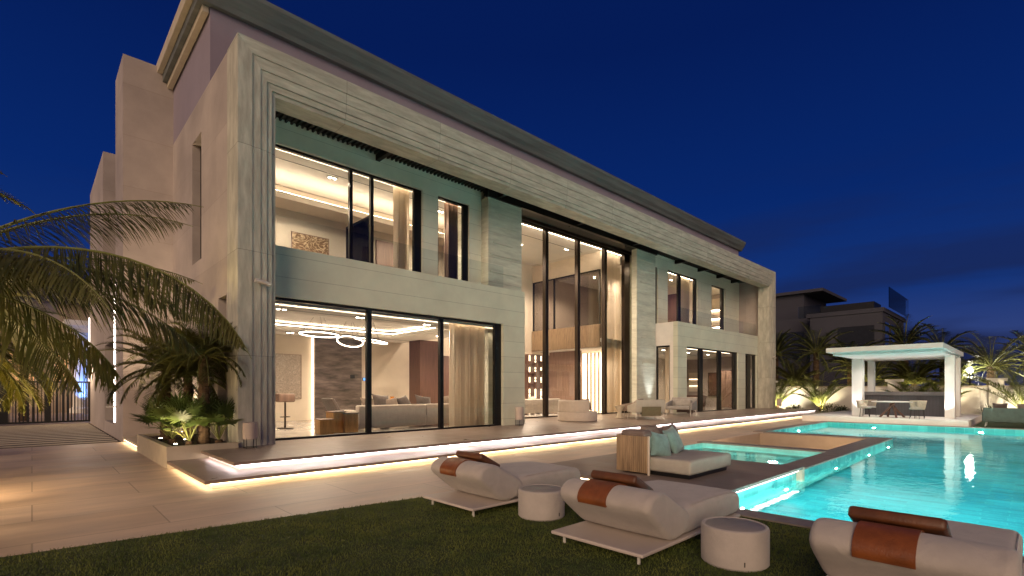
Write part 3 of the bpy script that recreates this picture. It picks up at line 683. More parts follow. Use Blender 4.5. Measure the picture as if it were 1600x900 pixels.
# ================================================================== INTERIOR THINGS
def ring(name, label, loc, rad, tilt, az, ceil, group='ring lamps over the living room'):
    t = thing(name, label, 'chandelier', loc, az, group)
    M_ = Matrix.Rotation(R(tilt), 4, 'Y')
    MB().torus((0, 0, 0), rad, .028, 56, 8, M_).build('ring', 'bronze', t, smooth=60)
    MB().torus((0, 0, -.035), rad - .004, .024, 56, 8, M_).build('glow_band', 'led_ring', t, smooth=60)
    mb = MB()
    for k in range(3):
        p = M_ @ Vector((rad * math.cos(k * 2.09), rad * math.sin(k * 2.09), 0)); mb.tube([p, (p.x * .3, p.y * .3, ceil - loc[2])], .004, 5)
    mb.build('cable', 'dark_metal', t)
ring('ring_chandelier', 'level glowing ring lamp hanging furthest left over the living room', (6.78, 16.2, 3.42), .60, 3, .3, 3.95)
ring('ring_chandelier', 'tilted glowing ring lamp hanging in the middle of the three', (8.04, 16.6, 3.30), .44, 20, .8, 3.95)
ring('ring_chandelier', 'glowing ring lamp hanging nearest the first window post on its right', (8.62, 16.2, 3.34), .56, -9, 2.6, 3.95)

# soft furniture
def sofa_long(name, label, x0, x1, y0, y1, z, back_front=True, cushions=()):
    t = thing(name, label, 'sofa', ((x0 + x1) / 2, (y0 + y1) / 2, z)); L = x1 - x0; D = y1 - y0
    MB().rbox(-L / 2, L / 2, -D / 2, D / 2, .08, .42, .05).build('seat', 'sofa_cream', t, smooth=40)
    n = max(1, round(L / 2.2))
    for k in range(n): MB().rbox(-L / 2 + k * L / n + .006, -L / 2 + (k + 1) * L / n - .006, -D / 2 - .02, -D / 2 + .25, .06, .78, .05).build('backrest', 'sofa_cream', t, smooth=40)
    for s in (-1, 1): MB().rbox(s * (L / 2 - .1) - .1, s * (L / 2 - .1) + .1, -D / 2 + .28, D / 2 - .05, .42, .62, .05).build('arm', 'sofa_cream', t, smooth=40)
    return t
sofa_long('long_sofa', 'long cream sofa with its back to the big left ground floor window', 7.2, 12.1, 14.3, 15.4, .32)
def cushion(x, y, z, w, m, lab, rz=0, tilt=-14, roll=0, group='cushions on the long cream sofa', h=None, t=.2):
    M_ = Matrix.Translation((0, 0, 0)) @ Matrix.Rotation(rz, 4, 'Z') @ Matrix.Rotation(R(tilt), 4, 'X') @ Matrix.Rotation(R(roll), 4, 'Y')
    o = MB().pillow(w, h or w, t, M_, seed=x * 3).build('cushion', m, None, smooth=80, loc=(x, y, z)); return tag(o, lab, 'cushion', group)
cushion(8.15, 14.62, 1.16, .62, 'pillow_grey', 'dark taupe cushion furthest left along the back of the long sofa', .1, -30, 8)
cushion(8.45, 14.52, 1.08, .52, 'pillow_tan', 'light tan cushion leaning on the leftmost dark cushion of the long sofa', -.2, -30, -10)
cushion(9.0, 14.62, 1.12, .56, 'pillow_grey', 'dark cushion left of the amber vase on the long sofa', .15, -32, -12)
cushion(7.7, 14.62, 1.1, .52, 'pillow_tan', 'tan cushion at the far left end of the long sofa', .2, -30, 6)
cushion(9.75, 14.6, 1.12, .62, 'pillow_grey', 'dark cushion right of the amber vase at the middle of the long sofa', 0, -34, 12)
cushion(10.75, 14.6, 1.12, .56, 'pillow_tan', 'tan cushion near the right end of the long sofa', 0, -30, -8)
cushion(11.35, 14.6, 1.12, .60, 'pillow_grey', 'dark cushion at the right end of the long sofa by the curtain', .1, -30, 10)
for x, lb in ((9.2, 'amber glass vase between the left cushions behind the long sofa'), (10.4, 'amber glass bowl right of the middle cushion behind the long sofa')):
    o = MB().lathe([(.03, 0), (.09, .02), (.13, .12), (.10, .25), (.06, .30), (.08, .34), (.07, .34), (.02, .30)], n=20).build('amber_vase', 'orange_glass', None, smooth=50, loc=(x, 15.75, 1.0)); tag(o, lb, 'vase')
# coffee table under the vases
t = thing('coffee_table', 'low dark table behind the long sofa under the amber vases', 'table', (9.8, 15.85, .32))
MB().rbox(-1.0, 1.0, -.3, .3, .62, .675, .02).build('table_top', 'brown_wood', t)
for s in (-1, 1): MB().rbox(s * .85 - .05, s * .85 + .05, -.25, .25, 0, .62, .01).build('leg', 'bronze', t)
for x, y, s, lb in ((6.5, 14.35, 1.0, 'taller folded golden side table left of the long sofa'), (6.05, 14.1, .68, 'smaller golden block table left of the long sofa'), (6.85, 14.2, .93, 'golden angled side table touching the left end of the long sofa')):
    t = thing('side_table', lb, 'table', (x, y, .32), rnd.uniform(-.3, .3), 'golden side tables in the living room')
    MB().rbox(-.2, .2, -.2, .2, 0, .6 * s, .012).build('body', 'gold', t); MB().rbox(-.22, .22, -.22, .22, .6 * s, .63 * s, .008).build('table_top', 'taupe_wood', t)
# lounge chair and bar stool
def easy_chair(name, label, loc, rz, m='grey_fabric', s=1):
    t = thing(name, label, 'armchair', loc, rz, s=s)
    MB().prism([(-.42, .32), (.42, .30), (.44, .42), (-.3, .44)], -.38, .38, r=.04).build('seat', m, t, smooth=40)
    MB().prism([(-.34, .36), (-.62, .86), (-.52, .90), (-.22, .44)], -.36, .36, r=.03).build('backrest', m, t, smooth=40)
    for sx, sy in ((-1, -1), (-1, 1), (1, -1), (1, 1)): MB().tube([(sx * .30, sy * .28, .32), (sx * .38, sy * .32, 0)], .05, 8, .035).build('leg', m, t)
    return t
easy_chair('lounge_chair', 'low grey sculpted lounge chair in front of the dark marble panel', (8.9, 19.2, .32), .15, 'pillow_grey', 1.05)
t = thing('bar_stool', 'pale high stool at the far left of the living room by the scribbled picture', 'stool', (5.95, 16.9, .32))
MB().rbox(-.26, .26, -.2, .2, .86, 1.14, .05).build('seat', 'taupe_wood', t, smooth=40); MB().tube([(0, 0, 0.02), (0, 0, .86)], .03, 10).build('leg', 'bronze', t); MB().lathe([(.26, 0), (.26, .02), (.03, .03)], n=28).build('base', 'bronze', t); MB().torus((0, 0, .38), .15, .012, 20, 6).build('foot_ring', 'bronze', t)
def picture(name, label, x0, x1, y, z0, z1, art, frame='taupe_wood'):
    t = thing(name, label, 'picture', ((x0 + x1) / 2, y, (z0 + z1) / 2)); a = (x1 - x0) / 2; b = (z1 - z0) / 2
    f = MB(); f.box(-a, a, 0, .03, b - .025, b); f.box(-a, a, 0, .03, -b, -b + .025); f.box(-a, -a + .025, 0, .03, -b + .025, b - .025); f.box(a - .025, a, 0, .03, -b + .025, b - .025)
    f.build('frame', frame, t); MB().box(-a + .025, a - .025, .008, .025, -b + .025, b - .025).build('canvas', art, t)
picture('framed_picture', 'square picture of fine scribbled lines on the left living room wall', 6.75, 8.02, 20.93, 1.2, 3.02, 'art_scribble')
picture('framed_picture', 'wide brown abstract painting on the upper left room wall', 6.35, 7.65, 17.44, 5.6, 6.95, 'art_land')
o = MB().rbox(-.11, .11, -.012, .012, -.08, .08, .01).build('wall_switch', 'black', None, loc=(10.2, 20.83, 2.15)); tag(o, 'small black wall panel on the dark marble', 'switch panel')
t = thing('thermostat', 'small blue glowing screen beside the dark marble', 'thermostat', (10.85, 20.97, 2.05)); MB().box(-.1, .1, -.02, .02, -.07, .07).build('case', 'black', t); MB().box(-.085, .085, -.026, -.021, -.055, .055).build('screen', 'screen_blue', t)

def curtain(label, x0, x1, y, z0, z1, n, m='curtain', amp=.075, group=None, axis='x'):
    mb = MB(); N_ = n * 8; cols = []
    for i in range(N_ + 1):
        u = i / N_; a = x0 + (x1 - x0) * u; off = amp * math.sin(u * n * 2 * PI) + amp * .4 * math.sin(u * n * 4.7 + 1)
        col = []
        for j in range(5):
            k = 1 + .12 * math.sin(j * 2.1 + u * 9); q = (a, y + off * k, z0 + (z1 - z0) * j / 4) if axis == 'x' else (y + off * k, a, z0 + (z1 - z0) * j / 4)
            col.append(mb.bm.verts.new(q))
        cols.append(col)
    for A, B in zip(cols, cols[1:]):
        for j in range(4): mb.bm.faces.new([A[j], B[j], B[j + 1], A[j + 1]])
    o = mb.build('curtain', m, None, smooth=80, recalc=False); return tag(o, label, 'curtain', group)
curtain('sheer beige curtain inside the right end of the left ground floor window', 10.15, 11.65, 13.62, .33, 3.88, 15)
curtain('beige curtain at the right end of the upper left window', 8.75, 9.3, 14.85, 4.32, 8.4, 6)
curtain('brown curtain in the narrow upper window left of the stone pier', 10.85, 11.4, 14.85, 4.32, 8.4, 7, 'taupe_wood')
curtain('tall pale curtain falling two storeys at the right of the central window', 22.0, 23.4, 15.95, .33, 8.9, 9)
curtain('beige curtain in the wider upper right window', 27.9, 29.2, 14.85, 4.32, 8.38, 8)
curtain('pale curtain in the narrow ground floor window at the far right of the facade', 34.35, 34.85, 13.6, .33, 3.85, 5)
curtain('cream curtain across the small side window of the right wing', 13.5, 13.95, 24.85, .33, 3.86, 4, axis='y')
curtain('cream curtain on the back wall of the living room, left of the pair', 15.9, 17.2, 20.85, .33, 3.3, 10)
curtain('cream curtain on the back wall of the living room, right of the pair', 17.9, 19.0, 20.85, .33, 3.3, 9)

# shelf unit under the mezzanine, lit from behind
t = thing('shelf_unit', 'tall backlit bookcase of staggered boxes under the gallery', 'bookcase', (22.0, 20.85, .32))
MB().box(-1.0, 1.6, .06, .1, 0, 3.3).build('back_panel', 'shelf_glow', t)
mb = MB()
for k in range(6): mb.box(-1.0 + k * .5, -.96 + k * .5, -.25, .06, 0, 3.3)
for k in range(5):
    for z in (0, .55, 1.15, 1.7, 2.3, 2.85, 3.3): mb.box(-.96 + k * .5, -.5 + k * .5, -.25, .06, z + .1 * ((k * 3) % 4 - 1.5) * (0 < z < 3.2), z + .035 + .1 * ((k * 3) % 4 - 1.5) * (0 < z < 3.2))
mb.build('shelf', 'brown_wood', t)
mb = MB()
for k in range(5):
    for z in (.25, 1.3, 2.0, 2.6): mb.box(-.9 + k * .5, -.9 + k * .5 + rnd.uniform(.15, .4), -.16, .05, z, z + rnd.uniform(.25, .42))
mb.build('door_panel', 'taupe_wood', t)
sofa_long('hall_sofa', 'cream sofa seen deep inside through the tall central window', 17.2, 20.4, 17.6, 18.6, .32)
cushion(17.9, 17.95, 1.0, .5, 'pillow_tan', 'tan cushion at the left of the sofa inside the tall window', 0, -20, 0, 'cushions on the sofa in the hall')
cushion(18.6, 17.95, 1.0, .5, 'sofa_cream', 'cream cushion in the middle of the sofa inside the tall window', 0, -20, 0, 'cushions on the sofa in the hall')
cushion(19.6, 17.95, 1.02, .54, 'pillow_grey', 'dark cushion at the right of the sofa inside the tall window', 0, -20, 0, 'cushions on the sofa in the hall')
t = thing('hall_table', 'small round dark table inside the tall window at its left', 'table', (16.0, 16.7, .32))
MB().lathe([(.42, .42), (.42, .45)], n=28).build('table_top', 'brown_wood', t); MB().lathe([(.22, 0), (.05, .03), (.05, .42)], n=16).build('base', 'bronze', t)
t = thing('hanging_sculpture', 'tall hanging cluster of dark petals behind the left pane of the tall window', 'sculpture', (15.95, 16.9, 5.0))
mb = MB()
for k in range(90):
    p = Vector((rnd.gauss(0, .16), rnd.gauss(0, .16), rnd.uniform(-.7, 1.1))); M_ = Matrix.Translation(p) @ Matrix.Rotation(rnd.uniform(0, 6), 4, 'Z') @ Matrix.Rotation(rnd.uniform(0, 3), 4, 'X'); mb.box(-.05, .05, -.03, .03, -.004, .004, M_)
mb.build('petals', 'dark_metal', t); MB().tube([(0, 0, -.7), (0, 0, 3.9)], .006, 5).build('cable', 'dark_metal', t)
# right wing rooms
t = thing('wall_shelf', 'lit wall shelves above a cabinet in the ground floor room of the right wing', 'shelf', (35.6, 17.5, .32), R(-90))
MB().box(-.55, .55, -.02, .03, 1.1, 2.5).build('back_panel', 'cream', t)
for z in (1.55, 2.05): MB().box(-.55, .55, -.3, -.02, z, z + .04).build('shelf', 'taupe_wood', t); MB().box(-.5, .5, -.1, -.04, z - .045, z - .005).build('light_strip', 'led_soft', t)
MB().box(-.7, .7, -.45, .03, 0, .85).build('cabinet', 'brown_wood', t)
t = thing('kitchen_cabinet', 'tall dark cabinet in the middle pane of the right wing ground floor', 'cabinet', (35.3, 15.1, .32), R(-90)); MB().box(-.55, .55, -.2, .25, 0, 2.6).build('body', 'brown_wood', t)
for s in (-1, 1): MB().box(s * .27 - .26, s * .27 + .26, -.225, -.203, .05, 2.55).build('door', 'taupe_wood', t)
t = thing('desk', 'pale desk in the right wing ground floor room', 'desk', (30.6, 15.4, .32)); MB().rbox(-.7, .7, -.35, .35, .7, .75, .01).build('desk_top', 'cream', t)
for sx, sy in ((-1, -1), (1, -1), (-1, 1), (1, 1)): MB().box(sx * .62 - .03, sx * .62 + .03, sy * .3 - .03, sy * .3 + .03, 0, .7).build('leg', 'bronze', t)
t = thing('wardrobe_unit', 'brown wardrobe behind the left pane of the wider upper right window', 'wardrobe', (30.05, 16.4, 4.31), R(-90)); MB().box(-1.3, .7, -.3, .14, 0, 3.4).build('body', 'brown_wood', t)
for k in range(3): MB().box(-1.27 + k * .66, -.65 + k * .66, -.325, -.303, .05, 3.35).build('door', 'brown_wood', t)
t = thing('lit_shelf_niche', 'niche of glowing shelves in the narrow upper right window', 'shelf', (35.28, 15.75, 4.31), R(-90)); MB().box(-.8, .9, .3, .36, 0, 3.8).build('back_panel', 'cream', t)
for k in range(5): MB().box(-.8, .9, -.05, .3, .5 + k * .62, .54 + k * .62).build('shelf', 'taupe_wood', t); MB().box(-.75, .85, .22, .27, .44 + k * .62, .49 + k * .62).build('light_strip', 'led_room', t)

o = thing('framed_picture', 'dark tall picture seen through the middle pane of the right wing ground floor', 'picture', (35.6, 16.2, 1.9), R(-90)); MB().box(-.36, .36, -.04, .0, -.8, .9).build('frame', 'bronze', o); MB().box(-.32, .32, -.05, -.041, -.76, .86).build('canvas', 'brown_wood', o)
for i, (cx, cy, rz_) in enumerate(((29.8, 14.7, 90), (31.2, 16.2, -90))): easy_chair('desk_chair', ('brown chair in front of the pale desk in the right wing', 'brown chair behind the pale desk in the right wing')[i], (cx, cy, .32), R(rz_), 'taupe_wood')
# ceiling spots: little lamps let into the ceilings
SPOTS = [(4.9, 14.2, 3.77), (7.2, 14.2, 3.77), (9.6, 14.2, 3.77), (11.6, 14.3, 3.77), (7.2, 19.9, 3.77), (10.5, 19.9, 3.77), (12.1, 17.0, 3.77),
         (4.9, 15.6, 8.40), (7.0, 15.7, 8.40), (9.4, 15.7, 8.40), (11.3, 15.8, 8.40),
         (15.2, 17.5, 8.97), (18.0, 18.2, 8.97), (16.6, 19.6, 8.97), (20.4, 17.2, 8.97),
         (22.9, 18.5, 3.77), (26.5, 15.0, 3.87), (29.5, 15.0, 3.87), (32.2, 15.0, 3.87), (34.6, 15.4, 3.87), (26.8, 15.8, 8.40), (28.8, 15.8, 8.40), (32.3, 15.4, 8.40), (15.5, 20.2, 3.9)]
CLAB = [f'{o} ceiling spot pair from the left along the left ground floor window' for o in ('first', 'second', 'third', 'fourth')] + ['ceiling spot pair above the dark marble in the living room', 'ceiling spot pair at the back of the living room, right of the marble', 'ceiling spot pair over the brown column in the living room'] + \
       [f'{o} ceiling spot pair from the left in the upper left room' for o in ('first', 'second', 'third', 'fourth')] + ['ceiling spot pair in the tall hall by the left pane', 'ceiling spot pair in the middle of the tall hall ceiling', 'ceiling spot pair deepest in the tall hall ceiling', 'ceiling spot pair in the tall hall nearest the gallery'] + \
       ['ceiling spot pair under the gallery', 'ceiling spot pair behind the left pane of the right wing ground floor', 'ceiling spot pair behind the middle pane of the right wing ground floor', 'ceiling spot pair behind the right pane of the right wing ground floor', 'ceiling spot pair in the last ground floor room at the right', 'ceiling spot pair left in the wider upper right window', 'ceiling spot pair right in the wider upper right window', 'ceiling spot pair in the narrow upper right window', '']
for i, (x, y, z) in enumerate(SPOTS[:-1]):
    room = 'left ground floor living room' if i < 7 else 'upper left room' if i < 11 else 'double height hall' if i < 15 else 'right wing'
    lab = CLAB[i]
    t = thing('ceiling_spot', lab, 'ceiling light', (x, y, z), 0, f'ceiling spots of the {room}')
    MB().box(-.16, .16, -.07, .07, .0, .028).build('housing', 'white_metal', t)
    for s in (-1, 1): MB().lathe([(.045, -.012), (.045, -.002)], (s * .08, 0, 0), n=12).build('bulb', 'bulb', t)
for x, y, z, e_ in ((5.6, 15.6, 3.3, 55), (8.0, 18.0, 3.4, 70), (10.4, 16.6, 3.4, 60), (13.2, 16.6, 3.0, 30), (16.5, 19.6, 3.3, 60), (6.0, 15.9, 7.3, 48), (10.6, 15.9, 7.3, 48),
                    (16.0, 17.6, 7.8, 240), (19.6, 18.0, 7.8, 240), (18.0, 17.6, 3.2, 120), (23.0, 17.2, 3.2, 30), (23.3, 19, 7.4, 90), (23.3, 16.9, 7.4, 60), (27.0, 15.2, 3.1, 50), (30.6, 15.2, 3.1, 50), (34.0, 15.2, 3.1, 35), (6.0, 14.1, 3.3, 26), (8.6, 14.0, 3.3, 26), (9.9, 13.95, 3.3, 26), (7.0, 15.0, 7.7, 20), (10.0, 15.0, 7.7, 20), (27.6, 15.7, 7.4, 55), (32.4, 15.2, 7.4, 40)):
    light('room_lamp', 'SPOT', (x, y, z + .35), e_ * 4.2, (1, .80, .60), .06, (x, y, 0), 168, .6)

# ================================================================== TERRACE FURNITURE
def lantern(label, x, y, z=.32, h=.62, r=.145):
    t = thing('floor_lantern', label, 'lantern', (x, y, z), 0, 'lanterns on black stands along the facade')
    MB().lathe([(r - .01, .20), (r, .21), (r, h - .01), (r - .01, h)], n=28).build('lamp_shade', 'shade_linen', t, smooth=40)
    mb = MB()
    for k in range(4):
        a = PI / 4 + k * PI / 2; px, py = r * .95 * math.cos(a), r * .95 * math.sin(a); mb.tube([(px, py, 0), (px, py, .24)], .008, 6)
    mb.torus((0, 0, .02), r * .95, .008, 24, 6); mb.build('stand', 'black', t)
lantern('linen drum lantern at the foot of the left stone post', 3.42, 11.80, h=.56)
lantern('linen drum lantern right of the left ground floor window', 12.42, 12.62, h=.66)
lantern('linen drum lantern at the left edge of the right wing window', 25.0, 12.6, h=.66)
lantern('linen drum lantern at the foot of the far right stone post', 35.4, 11.7, h=.66)

def round_sofa():
    t = thing('round_sofa', 'round cream outdoor sofa on a drum base in front of the tall window', 'sofa', (16.0, 12.9, .32), R(10))
    MB().lathe([(.76, 0), (.80, .03), (.80, .34), (.77, .38)], n=40).build('seat', 'sofa_cream', t, smooth=40)
    mb = MB()
    for r0, r1 in ((.50, .78),):
        n = 26; A = []
        for i in range(n + 1):
            a = R(95 + 150 * i / n); A.append([mb.bm.verts.new((r * math.cos(a), r * math.sin(a), z)) for r, z in ((r0, .39), (r1, .39), (r1 + .01, .80), (r1 - .03, .84), (r0 + .02, .84), (r0, .80))])
        for P, Q in zip(A, A[1:]):
            for k in range(6): mb.bm.faces.new([P[k], P[(k + 1) % 6], Q[(k + 1) % 6], Q[k]])
        mb.bm.faces.new(A[0]); mb.bm.faces.new(A[-1][::-1])
    mb.build('backrest', 'sofa_cream', t, smooth=40)
round_sofa()
cushion(16.25, 12.65, .98, .5, 'pillow_tan', 'tan cushion upright on the round sofa', R(80), -18, 0, 'cushions on the round sofa')
cushion(16.5, 12.85, .92, .46, 'pillow_grey', 'grey cushion leaning low on the round sofa', R(70), -42, 0, 'cushions on the round sofa')
t = thing('pedestal_table', 'small hourglass shaped table between the round sofa and the armchairs', 'table', (18.75, 12.75, .32))
MB().lathe([(.13, 0), (.17, .02), (.09, .2), (.10, .3), (.19, .48), (.2, .52)], n=24).build('body', 'planter_stone', t, smooth=40); MB().lathe([(.23, .521), (.23, .55)], n=24).build('table_top', 'planter_stone', t)
def patio_chair(name, label, loc, rz, m='seat_fabric', weave='olive_weave', s=1.0, w=1.0):
    """armchair facing local +x with thin metal legs and a woven back panel"""
    t = thing(name, label, 'armchair', loc, rz, s=s)
    MB().rbox(-.36, .46, -.40 * w, .40 * w, .30, .46, .05).build('seat', m, t, smooth=40)
    MB().prism([(-.44, .30), (-.30, .30), (-.40, .84), (-.50, .84)], -.46 * w, .46 * w, r=.035).build('backrest', m, t, smooth=40)
    MB().box(-.475, -.458, -.30 * w, .30 * w, .20, .60, Matrix.Translation((-.02, 0, 0)) @ Matrix.Rotation(R(-6), 4, 'Y')).build('woven_panel', weave, t)
    for sy in (-1, 1):
        MB().prism([(-.40, .28), (.40, .30), (.36, .58), (-.40, .72)], sy * .44 * w - .045, sy * .44 * w + .045, r=.03).build('arm', m, t, smooth=40)
        for sx in (-1, 1): MB().tube([(sx * .38 + .0, sy * .42 * w, .30), (sx * .42, sy * .44 * w, 0)], .012, 8).build('leg', 'white_metal', t)
    MB().rbox(-.30, -.12, -.3 * w, .3 * w, .46, .80, .06, M=Matrix.Rotation(R(-8), 4, 'Y')).build('back_cushion', m, t, smooth=40)
    return t
patio_chair('outdoor_armchair', 'wide cream armchair seen from behind with a woven olive back panel', (19.0, 11.6, .32), R(58), 'seat_fabric', 'olive_weave', 1.0, 1.45)
patio_chair('outdoor_armchair', 'tan armchair half hidden behind the wide cream armchair', (19.7, 12.8, .32), R(110), 'pillow_tan', 'olive_weave', 1.0, 1.0)
patio_chair('outdoor_armchair', 'grey armchair on thin legs in front of the right wing corner', (22.3, 11.7, .32), R(190), 'grey_fabric', 'mauve_fabric', 1.05, 1.25)

# ================================================================== LOUNGERS AND STOOLS ON THE LAWN
BACK = [(.52, .14), (.70, .14), (.88, .20), (.94, .36), (.66, .50), (.46, .615), (.32, .655), (.20, .635), (.10, .55), (.11, .46), (.32, .295)]
def lounger():
    t = thing('daybed_lounger', 'x', 'lounger', (0, 0, 0), 0, 'beige padded loungers with tan leather headrests on the lawn')
    MB().rbox(0, 2.12, 0, 1.08, .105, .14, .012, 2).build('base', 'base_white', t)
    for x in (.10, 2.0):
        for y in (.10, .98): MB().tube([(x, y, .012), (x, y, .105)], .016, 10).build('foot', 'white_metal', t); 
    MB().cushion_loft([(.60, .145), (1.3, .142), (2.04, .145), (2.16, .16), (2.17, .30), (2.12, .41), (1.9, .43), (1.3, .445), (.85, .43), (.60, .36)], .015, 1.065, .07, puff=.006).build('mattress', 'fabric_lounger', t, smooth=60)
    MB().cushion_loft(BACK, 0.0, 1.08, .065, -.72, puff=.006).build('backrest', 'fabric_lounger', t, smooth=60)
    for y_ in (.035, 1.045): MB().tube([(.95, y_, .425), (1.4, y_, .434), (1.9, y_, .418), (2.06, y_, .39), (2.135, y_, .31), (2.14, y_, .2)], .004, 6).build('seam', 'base_white', t, smooth=60)
    hp = MB().rbox(-.20, .20, -.28, .28, -.045, .045, .03, 3, Matrix.Translation((.60, .62, .615)) @ Matrix.Rotation(R(29), 4, 'Y')).build('headrest', 'leather_dark', t, smooth=40)
    P = [Vector(q) for q in BACK]
    for _ in range(3): P = [q for i in range(len(P)) for q in (P[i] * .75 + P[(i + 1) % len(P)] * .25, P[i] * .25 + P[(i + 1) % len(P)] * .75)]
    i0 = min(range(len(P)), key=lambda i: (P[i] - Vector((.46, .62))).length); i1 = min(range(len(P)), key=lambda i: (P[i] - Vector((.105, .47))).length)
    seg_ = P[i0:i1 + 1]; nor = [Vector(((seg_[min(k + 1, len(seg_) - 1)] - seg_[max(k - 1, 0)]).y, -(seg_[min(k + 1, len(seg_) - 1)] - seg_[max(k - 1, 0)]).x)).normalized() for k in range(len(seg_))]
    MB().prism([tuple(p + n * .020) for p, n in zip(seg_, nor)] + [tuple(p + n * .006) for p, n in zip(seg_, nor)][::-1], .46, .80).build('leather_flap', 'leather', hp)
    return t
L0 = lounger(); L0.location = (3.88, 4.76, .0); L0['label'] = 'padded lounger with tan leather headrest furthest left on the lawn, before the patio edge'
dup(L0, (3.88, 2.40, 0), label='padded lounger with tan leather headrest between the two drum stools, middle of three')
dup(L0, (3.92, .07, 0), label='padded lounger with tan leather headrest nearest the camera at the lower right')
def drum():
    t = thing('drum_stool', 'x', 'stool', (0, 0, 0), 0, 'round drum stools between the loungers')
    MB().lathe([(.275, .012), (.29, .03), (.292, .33), (.283, .352), (.265, .36), (.256, .352), (.25, .348)], n=48).build('body', 'fabric_lounger', t, smooth=35)
    MB().lathe([(.252, .336), (.252, .350), (.246, .354)], n=48).build('table_top', 'drum_top', t, smooth=35)
    MB().box(-.004, .004, -.297, -.291, .06, .10).build('tab', 'black', t)
    return t
D0 = drum(); D0.location = (4.62, 4.30, 0); D0['label'] = 'beige drum stool between the left and the middle lounger'
dup(D0, (4.68, 1.93, 0), -.9, 'beige drum stool between the middle and the nearest lounger')

# ================================================================== DAYBED ON THE DECK
t = thing('outdoor_daybed', 'cream daybed with a fluted wooden back on the deck beside the pool', 'daybed', (7.62, 3.86, .125))
MB().rbox(.05, 1.62, .0, .80, .07, .31, .05, 4).build('seat', 'seat_fabric', t, smooth=45)
MB().rbox(.12, 1.55, .06, 1.30, .0, .07, .01).build('base', 'black', t)
MB().rbox(.02, 1.62, .78, 1.36, .07, .30, .04).build('seat_back_cushion', 'seat_fabric', t, smooth=45)
mb = MB()
for k in range(16): mb.rbox(-.035, 0.0, .74 + k * .0395, .74 + k * .0395 + .034, .03, .66, .010, 2)
mb.box(0, .03, .74, 1.37, .03, .66)
mb.build('fluted_side', 'slat_wood', t, smooth=40)
mb = MB()
for k in range(40): mb.rbox(.03 + k * .04, .064 + k * .04, 1.37, 1.41, .03, .66, .01, 2)
mb.build('fluted_back', 'slat_wood', t, smooth=40)
MB().rbox(-.04, -.005, .70, .735, .0, .67, .008).build('edge_post', 'cream', t)
MB().rbox(.04, 1.60, 1.0, 1.36, .30, .72, .09, 4).build('backrest', 'mauve_fabric', t, smooth=45)
MB().rbox(-.02, .26, .80, 1.30, .60, .76, .07, 4).build('arm_pad', 'mauve_fabric', t, smooth=45)
dx, dy, dz = 7.62, 3.86, .125
def dcush(x, y, z, w, m, lab, rz, tilt, roll): cushion(dx + x, dy + y, dz + z, w, m, lab, rz, tilt, roll, 'cushions on the deck daybed', t=.2)
dcush(.36, .74, .50, .50, 'teal_fabric', 'pale teal cushion at the front left of the deck daybed', R(-12), -28, 14)
dcush(.98, .80, .52, .52, 'teal_fabric', 'pale teal cushion right of centre on the deck daybed', R(6), -26, -8)
dcush(.55, 1.0, .58, .52, 'pillow_tan', 'tan cushion tucked behind the teal ones on the deck daybed', R(-4), -20, 3)
dcush(1.28, 1.0, .56, .5, 'mauve_fabric', 'brown cushion at the right end of the deck daybed', R(4), -20, -4)

# ================================================================== PAVILION
P = thing('pool_pavilion', 'white flat roofed pavilion with square columns at the far end of the pool', 'pavilion', (30, 4.5, .27))
def PB(x0, x1, y0, y1, z0, z1, name, m='pavilion_white'): return MB().box(x0 - 30, x1 - 30, y0 - 4.5, y1 - 4.5, z0 - .27, z1 - .27).build(name, m, P)
struct(MB().box(28.36, 37.0, 2.0, 8.3, 0.0, .27), 'pavilion_plinth', 'garden_white')
PB(25.6, 33.4, 2.54, 6.52, 3.22, 3.42, 'roof'); PB(26.2, 33.3, 2.66, 6.40, 3.12, 3.218, 'soffit_box')
for x0, x1, y0, y1 in ((30, 30.42, 2.58, 2.92), (30, 30.42, 6.05, 6.5), (32.5, 32.9, 2.6, 2.85), (32.5, 32.9, 6.05, 6.32)): PB(x0, x1, y0, y1, .272, 3.119, 'column')
t = thing('bar_counter', 'dark panelled bar counter under the pavilion roof', 'counter', (31.5, 4.4, .27))
MB().box(0, .6, -1.45, 1.95, 0, 1.02).build('front_panel', 'bar_front', t); MB().box(-.06, .66, -1.5, 2.0, 1.022, 1.20).build('counter_top', 'bar_top', t)
t = thing('dining_table', 'round table on crossed dark legs in front of the pavilion bar', 'table', (29.35, 4.75, .27))
MB().lathe([(.78, .72), (.80, .73), (.80, .75), (.78, .76)], n=36).build('table_top', 'white_metal', t)
for k in range(4):
    a = k * PI / 2 + .5; MB().tube([(.12 * math.cos(a + 2.6), .12 * math.sin(a + 2.6), .72), (.5 * math.cos(a), .5 * math.sin(a), 0)], .045, 8).build('leg', 'brown_wood', t)
def rope_chair():
    t = thing('rope_chair', 'x', 'chair', (0, 0, 0), 0, 'rope backed chairs round the pavilion table')
    MB().lathe([(.26, .42), (.28, .44), (.27, .48), (.2, .50)], n=24).build('seat', 'grey_fabric', t, smooth=40)
    mb = MB(); n = 26
    for k in range(n):
        a = R(70 + 220 * k / (n - 1)); mb.tube([(.27 * math.cos(a), .27 * math.sin(a), .42), (.33 * math.cos(a), .35 * math.sin(a), .78 - .06 * abs(math.cos(a / 1)) * 0)], .011, 5)
    mb.tube([(.33 * math.cos(R(70 + 220 * k / 24)), .35 * math.sin(R(70 + 220 * k / 24)), .78) for k in range(25)], .016, 6)
    mb.build('rope_back', 'rattan', t)
    for k in range(4): a = PI / 4 + k * PI / 2; MB().tube([(.22 * math.cos(a), .22 * math.sin(a), .42), (.27 * math.cos(a), .27 * math.sin(a), 0)], .012, 6).build('leg', 'dark_metal', t)
    return t
rc = rope_chair(); rc.location = (28.95, 5.75, .27); rc.rotation_euler.z = R(-80); rc['label'] = 'rope backed chair at the left front of the pavilion table'
